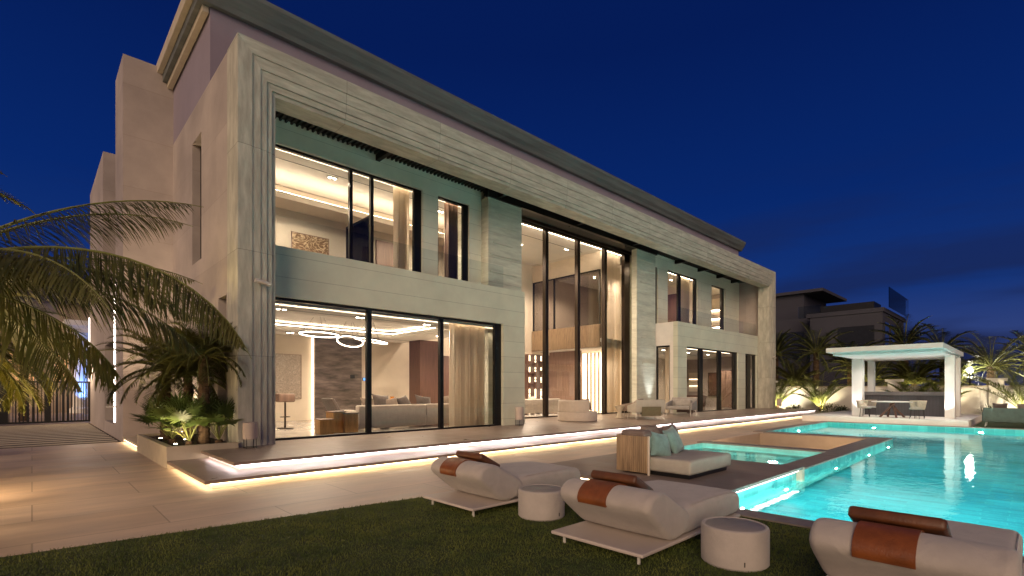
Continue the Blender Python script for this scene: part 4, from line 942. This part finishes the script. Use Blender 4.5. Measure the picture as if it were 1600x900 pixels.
dup(rc, (28.75, 3.75, .27), R(70), 'rope backed chair at the right front of the pavilion table')
dup(rc, (29.95, 5.75, .27), R(-120), 'rope backed chair at the left rear of the pavilion table')
dup(rc, (30.1, 3.9, .27), R(130), 'rope backed chair at the right rear of the pavilion table')
# sofa on the rear lawn
def garden_sofa(label, loc, rz, L=2.6):
    t = thing('garden_sofa', label, 'sofa', loc, rz, 'garden sofas on the lawn at the far end of the pool')
    MB().rbox(-.45, .45, -L / 2, L / 2, .22, .42, .05).build('seat', 'grey_fabric', t, smooth=40)
    MB().rbox(-.55, -.38, -L / 2, L / 2, .20, .80, .05).build('backrest', 'dark_sage', t, smooth=40)
    MB().rbox(-.45, .45, L / 2 - .12, L / 2 + .04, .20, .62, .05).build('arm', 'dark_sage', t, smooth=40)
    MB().rbox(-.45, .45, -L / 2 - .04, -L / 2 + .12, .20, .62, .05).build('arm', 'dark_sage', t, smooth=40)
    for sx in (-1, 1):
        for sy in (-1, 1): MB().tube([(sx * .42, sy * (L / 2 - .1), .22), (sx * .45, sy * (L / 2 - .06), 0)], .018, 6).build('leg', 'white_metal', t)
    return t
garden_sofa('green grey garden sofa seen from behind right of the pavilion', (29.6, .75, .02), 0, 1.7)
garden_sofa('grey garden sofa at the right edge of the picture beyond the pool', (31.2, -1.2, .02), R(100), 2.2)
cushion(29.75, 1.1, .78, .48, 'pillow_grey', 'dark cushion at the left end of the green grey garden sofa', R(90), -14, 0, 'cushions on the garden sofas')
cushion(29.75, .35, .78, .48, 'mauve_fabric', 'brown cushion at the right end of the green grey garden sofa', R(90), -14, 8, 'cushions on the garden sofas')

# ================================================================== BOUNDARY, GATE, NEIGHBOURS
g = thing('boundary_wall', 'long white garden wall with capped piers behind the pool garden', 'wall', (38.0, 0, 0))
MB().box(0, .25, -16, 16.5, 0, 1.72).build('wall_panel', 'garden_white', g); MB().box(-.04, .29, -16, 16.5, 1.722, 1.80).build('coping', 'planter_stone', g)
for y in (13.2, 6.05, 1.55, -4.0, -9.5):
    MB().box(-.12, .38, y - .3, y + .3, 0, 2.05).build('pier', 'garden_white', g)
    MB().prism([(-.22, 2.20), (.48, 2.20), (.40, 2.05), (-.14, 2.05)], y - .42, y + .42).build('pier_cap', 'garden_white', g)
g2 = thing('side_boundary_wall', 'white garden wall running back from the far corner of the villa', 'wall', (0, 16.5, 0)); MB().box(36.2, 38.2, 0, .25, 0, 1.8).build('wall_panel', 'garden_white', g2)
struct(MB().slab(35.9, 37.98, -14, 16.4, .03, .14, [(35.9, 37.1, 1.9, 8.4), (35.9, 37.62, -14, 1.9)]), 'planting_bed', 'soil')
def gate():
    t = thing('driveway_gate', 'dark slatted metal gate across the drive beside the villa', 'gate', (-6.2, 31.0, .03))
    for x0, x1 in ((0, 4.1), (4.15, 8.2)):
        mb = MB(); mb.box(x0, x1, 0, .06, 1.86, 1.94); mb.box(x0, x1, 0, .06, .04, .12); mb.box(x0, x0 + .08, 0, .06, .12, 1.86); mb.box(x1 - .08, x1, 0, .06, .12, 1.86)
        if x0 > 1: mb.box(x0 + 1.0, x0 + 1.3, -.01, .05, .12, 1.86); mb.box(x1 - 1.6, x1 - 1.42, -.01, .05, .12, 1.86)
        f = mb.build('gate_frame', 'black', t); mb = MB(); x = x0 + .13
        while x < x1 - .12:
            wd = rnd.choice((.03, .05, .09)); mb.box(x, x + wd, .012, .045, .121, 1.859); x += wd + rnd.choice((.05, .07, .09))
        mb.build('slats', 'black', f)
gate()
nb = thing('neighbour_villa', 'pale classical villa with blue lit columns seen beyond the gate', 'house', (0, 46, 0))
mb = MB(); mb.wall_y(-14, 4.2, 0, 7.4, 0, .4, [(-1.2, .2, 2.0, 4.1), (.95, 1.9, 2.0, 4.1), (-4.4, -3.2, 2.0, 4.1)]); mb.box(-14, 4.2, .4, 8, 7.0, 7.4); mb.build('wall', 'tan_stone', nb)
for x0, x1 in ((-1.2, .2), (.95, 1.9), (-4.4, -3.2)):
    f = MB(); f.box(x0, x0 + .1, .1, .2, 2.0, 4.1); f.box(x1 - .1, x1, .1, .2, 2.0, 4.1); f.box(x0 + .1, x1 - .1, .1, .2, 4.0, 4.1); f.box(x0 + .1, x1 - .1, .1, .2, 2.0, 2.1); f.box((x0 + x1) / 2 - .03, (x0 + x1) / 2 + .03, .1, .2, 2.1, 4.0); f.box(x0 + .1, x1 - .1, .1, .2, 2.9, 2.96)
    fo = f.build('window', 'white_metal', nb); MB().box(x0, x1, .3, .32, 2.0, 4.1).build('pane', 'lit_window', fo)
for x in (2.35, 3.5, -5.4): MB().lathe([(.55, 0), (.55, .3), (.38, .42), (.35, 4.9), (.48, 5.2), (.55, 5.35)], (x, -1.4, 0), n=24).build('column', 'garden_white', nb, smooth=40)
mb = MB(); mb.box(1.7, 4.4, -2.1, -.02, 5.36, 5.8); mb.box(1.5, 4.6, -2.3, -.02, 5.8, 6.15); mb.build('entablature', 'garden_white', nb)
mb = MB(); mb.prism([(-14.5, 7.4), (5.0, 7.4), (3.4, 9.2), (-13, 9.2)], -.8, 9); mb.build('roof', 'house_dark', nb)
light('blue_column_lamp', 'SPOT', (2.6, 43.2, .3), 700, (.12, .32, 1.0), .1, (2.7, 45, 5.5), 80)
light('blue_column_lamp', 'SPOT', (3.0, 43.6, .6), 160, (.14, .36, 1.0), .1, (2.6, 46, 3.5), 60)
light('neighbour_garden_lamp', 'SPOT', (-.6, 43.0, .3), 160, (1, .72, .45), .1, (0, 46, 3.5), 100)
# villas behind
def far_house(label, x0, x1, y0, y1, z1, extra=()):
    t = thing('distant_villa', label, 'house', (x0, y0, 0)); L, W_ = x1 - x0, y1 - y0
    MB().box(0, L, 0, W_, 0, z1).build('wall', 'house_mid', t)
    for nm, m, b in extra: MB().box(*b).build(nm, m, t)
    return t
far_house('dark flat roofed villa with a roof terrace behind the palms, nearest the villa corner', 56, 68, 15.2, 26, 8.7, (
    ('roof_pavilion', 'house_mid', (2, 10, 1.6, 9, 8.71, 11.5)), ('roof_slab', 'house_mid', (1.4, 10.6, -.3, 9.6, 11.51, 11.8)), ('window', 'dark_glass', (-.03, -.001, 1.0, 3.4, 4.6, 7.4)), ('balustrade', 'rail_glass', (-.02, .0, -.5, 1.5, 8.71, 9.9))))
far_house('wide dark villa with a glazed upper storey behind the pavilion', 54, 64, 9.4, 15.1, 8.4, (
    ('window', 'dark_glass', (-.04, -.001, .6, 3.4, 4.4, 7.3)), ('window', 'dark_glass', (.8, 2.4, -.04, -.001, 4.2, 7.6)), ('window', 'dark_glass', (3.4, 5.2, -.04, -.001, 4.2, 7.6)), ('roof_slab', 'house_mid', (-.1, 10.6, -.1, 6.0, 8.42, 8.8)), ('solar_panel', 'black', (2.0, 5, 1.0, 5.4, 8.9, 9.7)), ('balustrade', 'rail_glass', (.4, 10, -.4, -.36, 8.81, 10.6))))
far_house('low dark villa far away at the right edge beyond the palms', 70, 84, -8, 1.0, 4.4, (('window', 'dark_glass', (-.04, -.001, 1, 7, 1.4, 3.6)),))
def lamp_post(label, x, y, h):
    t = thing('garden_lamp', label, 'lamp', (x, y, 0), 0, 'bright white lamps beyond the garden wall'); MB().tube([(0, 0, 0), (0, 0, h - .1)], .05, 8).build('post', 'dark_metal', t); MB().lathe([(.02, -.13), (.12, -.08), (.14, 0), (.12, .08), (.02, .13)], (0, 0, h), n=14).build('bulb', 'star_bulb', t)
    light('garden_lamp_light', 'POINT', (x - .35, y, h), 90, (1, .93, .8), .12)
lamp_post('bright lamp over the wall just right of the pavilion', 40.5, 2.8, 2.72)
lamp_post('bright lamp over the wall at the right edge of the picture', 42.0, .15, 2.55)

# ================================================================== PALMS
def leaflet(bm, p, d, L, w, droop, up=Vector((0, 0, 1)), segs=3):
    side = d.cross(up); side = side.normalized() if side.length > 1e-4 else Vector((1, 0, 0)); q = Vector(p); dd = Vector(d); prev = None
    for i in range(segs + 1):
        u = i / segs; ww = w * (.45 + .9 * u if u < .5 else 1.8 * (1 - u)) * .5 + .0008
        a = bm.verts.new(q - side * ww); b = bm.verts.new(q + side * ww)
        if prev: bm.faces.new([prev[0], prev[1], b, a])
        prev = (a, b); q = q + dd * (L / segs); dd = (dd + Vector((0, 0, -droop / segs))).normalized()
def frond(ml, mr, base_, az, L, elev, bend, n, ll, lw, droop, thick=.018, vee=.5, fwd=.55, end=.97, start=.16, r=rnd):
    """feather frond: ml leaflets, mr midrib"""
    p = Vector(base_); el = elev; pts = [Vector(p)]; S = 16; dirs = []
    side0 = Vector((-math.sin(az), math.cos(az), 0)); az_ = az
    for i in range(S):
        d = Vector((math.cos(az_) * math.cos(el), math.sin(az_) * math.cos(el), math.sin(el))); dirs.append(d); p = p + d * (L / S); pts.append(Vector(p)); el -= bend / S * (.5 + i / S)
    mr.tube(pts, thick, 5, thick * .15, cap=False)
    for k in range(n):
        u = start + (end - start) * k / (n - 1); f = u * S; i = min(int(f), S - 1); q = pts[i].lerp(pts[i + 1], f - i); d = dirs[i]
        side = d.cross(Vector((0, 0, 1))).normalized() if abs(d.z) < .98 else side0; upv = side.cross(d).normalized()
        prof = math.sin(PI * min(1, (u * .9 + .14))) ** .6
        for s in (-1, 1):
            dd = (side * s + d * (fwd + .5 * u) + upv * vee * r.uniform(.5, 1.2) + Vector((r.uniform(-.1, .1), r.uniform(-.1, .1), r.uniform(-.1, .1)))).normalized()
            leaflet(ml.bm, q, dd, ll * prof * r.uniform(.85, 1.1), lw, droop * r.uniform(.7, 1.4))
def feather_palm(label, loc, h, rt, nf, L, elevs, bend, n, ll, lw, droop, leaf='leaf', group=None, seed=0, trunk='trunk', name='palm_tree', lean=(0, 0), vee=.4, fwd=.55, azr=None):
    r = random.Random(seed); t = thing(name, label, 'palm tree', loc, 0, group)
    mb = MB(); S = 14; prof = []
    for i in range(S * 2 + 1):
        z = h * i / (S * 2); prof.append((rt * (1.15 - .25 * i / (S * 2)) * (1.10 if i % 2 else .92), z))
    mb.lathe(prof, n=12)
    for v in mb.bm.verts: k = v.co.z / max(h, .01); v.co.x += lean[0] * k * k; v.co.y += lean[1] * k * k
    mb.build('trunk', trunk, t)
    ml, mr = MB(), MB()
    for k in range(nf):
        az = (2 * PI * (k * .381966 % 1) + r.uniform(-.2, .2)) if azr is None else r.uniform(*azr); u = k / max(1, nf - 1)
        el = elevs[0] + (elevs[1] - elevs[0]) * u + r.uniform(-.1, .1)
        frond(ml, mr, (lean[0] + .6 * rt * math.cos(az), lean[1] + .6 * rt * math.sin(az), h - .05 + .1 * (1 - u)), az, L * r.uniform(.85, 1.1), el, bend * r.uniform(.8, 1.2), n, ll, lw, droop, rt * .16 + .008, vee, fwd, r=r)
    c = ml.build('crown', leaf, t, recalc=False); mr.build('midribs', 'rachis', c, recalc=False)
    return t
def fan_palm(label, loc, n, rad, hgt, leaf='leaf_fan', group=None, seed=0, trunk_h=.1, rt=.08, name='fan_palm', spread=.9):
    r = random.Random(seed); t = thing(name, label, 'palm', loc, 0, group)
    mb = MB(); mb.lathe([(rt * 1.2, 0), (rt, trunk_h * .5), (rt * .9, trunk_h)], n=10); mb.build('trunk', 'trunk', t)
    ml, mr = MB(), MB()
    for k in range(n):
        az = 2 * PI * (k * .381966 % 1) + r.uniform(-.3, .3); u = k / n; out_ = spread * hgt * (.25 + .75 * u) * r.uniform(.8, 1.1); hh = trunk_h + hgt * (1 - .65 * u * u) * r.uniform(.85, 1.1)
        a = Vector((0, 0, trunk_h * .95)); c = Vector((math.cos(az) * out_, math.sin(az) * out_, hh)); m_ = a.lerp(c, .5) + Vector((0, 0, .12 * hgt))
        mr.tube([a, m_, c], .010, 5, .006, cap=False)
        d = (c - m_).normalized(); side = d.cross(Vector((0, 0, 1))).normalized(); up = side.cross(d).normalized(); nb_ = 22; rr = rad * r.uniform(.8, 1.1)
        for j in range(nb_):
            th = (j / (nb_ - 1) - .5) * R(250); dd = (d * math.cos(th) + side * math.sin(th) + up * .18 * abs(math.sin(th))).normalized()
            leaflet(ml.bm, c, dd, rr * (1 - .22 * abs(th) / 2.2) * r.uniform(.92, 1.05), .055 * rad / .45, .45 * r.uniform(.6, 1.5), up=up)
    c = ml.build('crown', leaf, t, recalc=False); mr.build('stems', 'rachis', c, recalc=False)
    return t
# planter and its plants
t = thing('stone_planter', 'low stone planter box at the corner of the villa full of palms', 'planter', (0, 0, 0))
MB().slab(1.95, 3.26, 12.06, 16.0, 0.0, .44, [(2.07, 3.26, 12.18, 15.88)]).build('box', 'planter_stone', t); MB().box(2.08, 3.25, 12.19, 15.87, .2, .38).build('soil', 'soil', t)
feather_palm('pygmy date palm with a shaggy trunk nearest the stone post in the planter', (2.75, 12.75, .38), 2.0, .11, 44, 1.2, (1.3, -.35), 1.6, 56, .36, .020, .5, 'leaf', 'date palms in the stone planter', 3)
feather_palm('pygmy date palm at the rear of the planter with fronds over the lit side wall', (2.4, 14.9, .38), 1.75, .11, 42, 1.55, (1.2, -.35), 1.6, 60, .38, .020, .5, 'leaf', 'date palms in the stone planter', 5)
feather_palm('small pygmy date palm in the middle of the planter between the two larger ones', (2.65, 13.8, .38), 1.6, .10, 36, 1.25, (1.3, -.3), 1.5, 54, .34, .020, .5, 'leaf', 'date palms in the stone planter', 9)
for i, (x, y, n, rad, hg, lb) in enumerate(((2.45, 12.6, 13, .42, .62, 'low fan palm at the front left corner of the planter'), (3.0, 12.55, 12, .42, .66, 'low fan palm in the planter beside the stone post'), (2.3, 13.5, 12, .44, .72, 'low fan palm leaning over the left rim of the planter'),
                                            (2.85, 13.4, 12, .42, .7, 'low fan palm in the middle of the planter'), (2.35, 14.5, 11, .44, .6, 'low fan palm behind the middle of the planter'), (2.5, 15.5, 11, .46, .62, 'low fan palm at the rear end of the planter'))):
    fan_palm(lb, (x, y, .38), n, rad, hg, 'leaf_fan', 'fan palms low in the stone planter', 20 + i)
# left foreground palms
BP = thing('coconut_palm', 'large palm at the left edge whose long arching frond hangs before the villa', 'palm tree', (-1.1, 9.4, 0))
mb = MB(); mb.lathe([(.2 * (1.05 if i % 2 else .95) * (1.1 - .3 * i / 24), 3.0 * i / 24) for i in range(25)], n=14); mb.build('trunk', 'trunk', BP)
ml, mr = MB(), MB(); rr_ = random.Random(11)
FR = [(-.66, 4.55, .36, 1.66, 120, .98), (-.42, 3.3, .30, 1.25, 60, .85), (-.15, 3.4, .18, 1.3, 60, .9), (-.95, 3.2, .30, 1.3, 56, .8), (.30, 3.6, .42, .75, 60, .7), (.9, 3.2, .1, 1.2, 54, .8), (-.56, 3.5, .62, .85, 70, .75), (-.05, 3.3, .75, 1.0, 60, .75), (-1.4, 3.0, .5, 1.4, 44, .7),
      (1.6, 3.2, .6, 1.3, 44, .7), (2.4, 3.2, .5, 1.3, 44, .7), (3.1, 3.2, .8, 1.4, 44, .7), (4.0, 3.2, .5, 1.3, 44, .7), (-.3, 2.6, -.15, 1.1, 50, .8), (.2, 2.7, -.2, 1.1, 50, .8), (-.5, 2.4, -.35, .9, 50, .8)]
for az, L, el, be, n, ll in FR: frond(ml, mr, (0, 0, 3.0), az, L, el, be, n + 24, ll, .024, .8, .028, -.75, .55, r=rr_)
c = ml.build('crown', 'leaf', BP, recalc=False); mr.build('midribs', 'rachis', c, recalc=False)
feather_palm('golden lit date palm low at the left edge in front of the gate', (-1.0, 12.3, 0), 2.5, .17, 70, 1.7, (1.3, -.8), 1.1, 60, .48, .024, .6, 'leaf_gold', None, 31)
feather_palm('tall palm rising above the left edge against the sky', (-2.2, 14.0, 0), 5.0, .16, 28, 2.2, (1.2, -.3), 1.7, 40, .5, .04, 1.0, 'leaf', None, 37)
feather_palm('dark palm in the neighbour garden just beyond the gate', (-.3, 35.5, 0), 3.0, .18, 24, 2.6, (1.2, -.4), 1.7, 30, .55, .04, 1.1, 'leaf_dark', None, 41)
feather_palm('second palm beyond the gate further left', (-3.8, 34.5, 0), 2.4, .18, 24, 2.6, (1.2, -.4), 1.7, 30, .55, .04, 1.1, 'leaf', None, 43)
for i, (x, y) in enumerate(((-1.6, 17.0), (-2.3, 18.4))): fan_palm(('low lit shrub palm at the left edge beside the paver strips', 'second low shrub palm at the left edge, further from the camera')[i], (x, y, 0), 14, .5, .7, 'leaf_lime', 'low shrub palms by the drive', 50 + i)
# palms along the far wall
LIT = [(1.2, 37.0, 12.35, 1.6, 'young palm lit from below, nearest the far corner of the villa'), (1, 37.1, 9.75, 1.8, 'young palm lit from below left of the pavilion'), (1, 37.2, 5.0, 1.5, 'slim young palm seen between the pavilion columns, left of centre'),
       (1, 37.2, 3.7, 1.4, 'slim young palm seen between the pavilion columns, at the right'), (1, 37.0, .45, 2.0, 'young palm lit from below before the wall right of the pavilion')]
for i, (_, x, y, L, lb) in enumerate(LIT):
    feather_palm(lb, (x, y, .14), .35, .12, 15, L * 1.35, (1.5, .72), .85, 34, .60, .05, .6, 'leaf_lime', 'young lit palms along the white wall', 60 + i, name='young_palm')
DK = [(40.5, 13.6, 4.2, 2.6, 'dark bushy palm beside the far corner of the villa'), (41.5, 11.2, 4.3, 2.5, 'dark palm behind the wall left of the pavilion'), (42.5, 9.3, 3.3, 2.2, 'shorter dark palm behind the wall above the left end of the pavilion roof'), (44.0, 6.4, 4.6, 2.7, 'tall dark fan topped palm standing above the pavilion roof'),
      (43.0, 4.3, 4.1, 2.2, 'narrow upright palm above the right end of the pavilion roof'), (41.0, 1.9, 3.0, 2.6, 'palm behind the wall right of the bright lamp'), (44.0, .2, 3.6, 2.4, 'large dark palm behind the wall at the right'), (41.0, 7.8, 2.2, 2.2, 'palm behind the wall seen under the left half of the pavilion roof'), (41.0, 5.5, 2.0, 2.1, 'palm behind the wall seen under the middle of the pavilion roof'), (40.8, 3.4, 2.1, 2.0, 'palm behind the wall seen under the right half of the pavilion roof'), (40.2, 12.2, 2.0, 2.0, 'bushy palm low behind the wall next to the villa corner')]
for i, (x, y, h, L, lb) in enumerate(DK):
    q_ = random.Random(i * 7 + 3)
    feather_palm(lb, (x, y, 0), h, q_.uniform(.15, .24), q_.randint(22, 44), L * q_.uniform(.85, 1.1), (q_.uniform(1.3, 1.55), q_.uniform(-.7, .2)), q_.uniform(.6, 1.5), q_.randint(26, 40), q_.uniform(.45, .75), q_.uniform(.05, .075), q_.uniform(.4, 1.1), 'leaf_dark' if h > 3.2 else 'leaf', 'palms growing behind the garden wall', 80 + i)
# shrubs and ground plants in the bed
def shrub(label, loc, r_, n, seed, leaf='leaf', grp='low shrubs in the bed along the wall'):
    r = random.Random(seed); mb = MB()
    for k in range(n):
        v = Vector((r.gauss(0, 1), r.gauss(0, 1), abs(r.gauss(0, .8)))).normalized() * r_ * r.uniform(.45, 1.05); v.z *= .7
        d = (v.normalized() + Vector((r.uniform(-.6, .6), r.uniform(-.6, .6), r.uniform(-.2, .6)))).normalized(); leaflet(mb.bm, v, d, r.uniform(.08, .2), .05, .5, segs=2)
    return tag(mb.build('shrub', leaf, None, recalc=False, loc=loc), label, 'shrub', grp)
for i, (x, y, r_, lb) in enumerate(((36.6, 11.2, .6, 'dark shrub between the two left lit palms'), (36.5, 9.1, .8, 'dark shrub at the foot of the wall left of the pavilion'), (36.7, 8.5, .5, 'small shrub touching the left of the pavilion plinth'), (37.3, 1.6, .75, 'shrub in front of the wall just right of the pavilion'), (37.4, -.6, .5, 'shrub behind the garden sofas at the right'), (36.6, 13.2, .5, 'small shrub beside the foot of the far stone post'))):
    shrub(lb, (x, y, .14), r_, 420, 100 + i, 'leaf' if i % 2 else 'leaf_dark')
# turf: single blades, denser near the camera
import numpy as np
rg = np.random.default_rng(4); nb_ = 330000
u = rg.random(nb_); Yv = -3 + 9.9 * rg.random(nb_); Xv = -3.2 + 9.55 * u
ok = (Yv < 6.735 - .1152 * Xv + .035 * rg.standard_normal(nb_) * .6) & (0.69 * Xv + .723 * Yv > 1.6); Xv, Yv = Xv[ok], Yv[ok]; n_ = len(Xv)
H = (.012 + .016 * rg.random(n_)) * (1 + .25 * np.sin(Xv * 3.1) * np.cos(Yv * 2.3)); A = rg.random(n_) * 2 * np.pi; W_ = .0028 + .002 * rg.random(n_); lx, ly = (rg.random(n_) - .5) * .03, (rg.random(n_) - .5) * .03
co = np.empty((n_, 3, 3), 'f'); co[:, 0] = np.c_[Xv - W_ * np.cos(A), Yv - W_ * np.sin(A), np.full(n_, .012)]; co[:, 1] = np.c_[Xv + W_ * np.cos(A), Yv + W_ * np.sin(A), np.full(n_, .012)]; co[:, 2] = np.c_[Xv + lx, Yv + ly, .012 + H]
me = bpy.data.meshes.new('grass'); me.vertices.add(n_ * 3); me.vertices.foreach_set('co', co.reshape(-1)); me.loops.add(n_ * 3); me.loops.foreach_set('vertex_index', np.arange(n_ * 3, dtype='i')); me.polygons.add(n_); me.polygons.foreach_set('loop_start', np.arange(0, n_ * 3, 3, dtype='i')); me.polygons.foreach_set('loop_total', np.full(n_, 3, 'i')); me.update(); me.validate()
go = bpy.data.objects.new('grass', me); C.objects.link(go); me.materials.append(MATS['turf']); tag(go, 'short dark green turf', None, None, 'stuff')

# ================================================================== LAMPS OUTDOORS
# underwater lamps: a bright lens on the pool wall and its light
k_ = 0
def pool_light(x, y, nx, ny, e_, z=-.62, lab=''):
    t = thing('pool_lamp', lab, 'pool light', (x, y, z), math.atan2(ny, nx), 'underwater lamps round the pool walls')
    M_ = Matrix.Rotation(PI / 2, 4, 'Y'); MB().lathe([(.09, .0), (.09, .02), (.08, .03)], n=20, M=M_).build('rim', 'white_metal', t); MB().lathe([(.075, .031), (.07, .036)], n=20, M=M_).build('lens', 'pool_lamp', t)
    l = light('pool_lamp_light', 'AREA', (x + nx * .045, y + ny * .045, z), e_ * 2.2, (.97, 1.0, .88), .13, (x + nx * 5, y + ny * 5, z - .02)); l.data.shape = 'DISK'
for i, x in enumerate((7.9, 9.9, 13.2, 16.4, 18.9)): pool_light(x, 3.195, 0, -1, 115, lab=('left', 'second', 'third', 'fourth', 'fifth')[i] + ' underwater lamp along the left long side of the pool')
for i, y in enumerate((5.2, 1.6, -1.8, -5.4)): pool_light(27.99, y, -1, 0, 130, lab=('left', 'second', 'third', 'rightmost')[i] + ' underwater lamp on the far end wall of the pool')
for i, y in enumerate((.9, -1.9, -5.0)): pool_light(6.76, y, 1, 0, 80, lab=('left', 'middle', 'right')[i] + ' underwater lamp on the near wall of the pool, out of view')
for i, x in enumerate((10, 14.5, 19.5, 24.5)): pool_light(x, -8.99, 0, 1, 200, lab=('nearest', 'second', 'third', 'farthest')[i] + ' underwater lamp along the right long side, out of view')
pool_light(23.5, 7.045, 0, -1, 90, lab='underwater lamp on the rear wall of the pool beyond the sunken lounge')
light('spa_light', 'POINT', (12.6, 6.4, -.4), 120, (.9, 1, .9), .1); light('spa_light', 'POINT', (12.6, 4.3, -.4), 90, (.9, 1, .95), .1)
light('pit_light', 'POINT', (15.6, 6.2, -.5), 40, (1, .72, .45), .1); light('pit_light', 'POINT', (18.2, 4.4, -.45), 22, (1, .70, .4), .1)
# garden uplights: a little black can and a spot
def uplight(label, loc, to, e_, col=(1, .80, .42), spot=80, grp='garden uplights'):
    e_ *= 4.0
    t = thing('garden_uplight', label, 'garden light', loc, 0, grp); MB().lathe([(.035, 0), (.045, .09), (.038, .092)], n=12).build('can', 'black', t); MB().lathe([(.034, .094), (.03, .097)], n=12).build('lens', 'bulb', t)
    light('uplight_lamp', 'SPOT', (loc[0], loc[1], loc[2] + .14), e_, col, .04, to, spot, .7)
uplight('small uplight at the front of the stone planter', (2.14, 12.27, .38), (2.7, 13.0, 1.7), 10, (1, .78, .45), 140); uplight('small uplight in the middle of the stone planter', (2.14, 13.95, .38), (2.8, 13.7, 1.8), 9, (1, .78, .45), 140); uplight('small uplight between the trunks in the stone planter', (2.5, 13.25, .38), (2.7, 13.1, 2.6), 22, (1, .80, .45), 75); uplight('small uplight at the rear of the stone planter', (2.9, 15.7, .38), (3.1, 15.9, 3), 80, (1, .78, .5), 100)
uplight('small uplight against the side wall behind the planter', (2.7, 16.8, .16), (3.2, 17.6, 4), 150, (1, .74, .48), 110)
uplight('uplight hidden at the foot of the golden palm', (-1.2, 11.7, .0), (-.6, 12.2, 3.0), 80, (1, .70, .22), 110); uplight('uplight near the left edge throwing light up the large palm', (-1.6, 10.4, .0), (-1.0, 9.6, 3), 50, (1, .72, .30), 90)
uplight('uplight on the paving before the drive at the left edge', (-2.6, 15.2, .0), (-1.4, 13, 2.8), 140, (1, .72, .28), 110)
for i, (_, x, y, L, lb) in enumerate(LIT): uplight(('uplight under the lit palm nearest the villa corner', 'uplight under the lit palm left of the pavilion', 'uplight under the slim palm left of centre behind the bar', 'uplight under the slim palm at the right behind the bar', 'uplight under the lit palm behind the garden sofas')[i], (x - .55, y - .25, .14), (x + .5, y + .1, 2.2), 85, (1, .84, .52), 110, 'garden uplights along the white wall')
uplight('uplight at the foot of the wall by the far stone post', (36.8, 11.9, .14), (38, 12.2, 1.4), 45, (1, .86, .6), 130, 'garden uplights along the white wall')
uplight('uplight washing the wall just right of the pavilion', (36.9, 1.3, .14), (38, 1.1, 1.4), 60, (1, .86, .62), 130, 'garden uplights along the white wall')
uplight('uplight washing the wall at the right edge of the picture', (37.0, -1.4, .14), (38, -1.4, 1.4), 60, (1, .86, .62), 130, 'garden uplights along the white wall')
# pier washers, left wall, pavilion
light('pier_washer', 'SPOT', (23.3, 13.55, .4), 260, (.92, .97, 1), .05, (23.2, 13.95, 3.6), 48, .9); light('column_washer', 'SPOT', (29.7, 2.75, .36), 110, (1, .86, .84), .04, (29.2, 3.4, 3.1), 110)
light('column_washer', 'SPOT', (29.7, 6.25, .36), 110, (1, .86, .84), .04, (29.2, 5.6, 3.1), 110)
for px_ in (27.2, 29.2, 31.0):
    for py_ in (3.5, 5.6): light('pavilion_ceiling_lamp', 'SPOT', (px_, py_, 3.09), 75, (1, .88, .80), .03, (px_, py_, 0), 150, .8)
light('gate_lamp', 'POINT', (1.6, 30.3, 2.4), 90, (1, .74, .5), .1)
for i, (x, y) in enumerate(((39.6, 10.6), (39.4, 6.6), (39.5, 4.6), (40.0, 1.4), (40.2, 13.0))):
    uplight(('uplight among the palms behind the wall left of the pavilion', 'uplight behind the wall under the left of the pavilion roof', 'uplight behind the wall under the right of the pavilion roof', 'uplight behind the wall by the bright lamp', 'uplight behind the wall next to the villa corner')[i], (x, y, .0), (x + 1.2, y + .3, 2.8), 130, (1, .82, .42), 110, 'garden uplights behind the white wall')
t = thing('added_bollard', 'short dark bollard lamp added left of view to brighten the paving', 'bollard lamp', (-1.7, 10.9, 0)); MB().lathe([(.05, 0), (.05, .62)], n=14).build('post', 'dark_metal', t); MB().lathe([(.06, .62), (.06, .70)], n=14).build('lens', 'bulb', t); MB().lathe([(.075, .70), (.075, .73)], n=14).build('cap', 'dark_metal', t)  # bollard and its light added out of view to brighten the left paving
light('patio_fill_light', 'POINT', (-1.35, 10.7, .9), 130, (1, .66, .34), .1)
light('patio_fill_light', 'POINT', (-2.9, 8.2, 1.6), 90, (1, .66, .34), .1)  # second added warm light, no bollard stands here
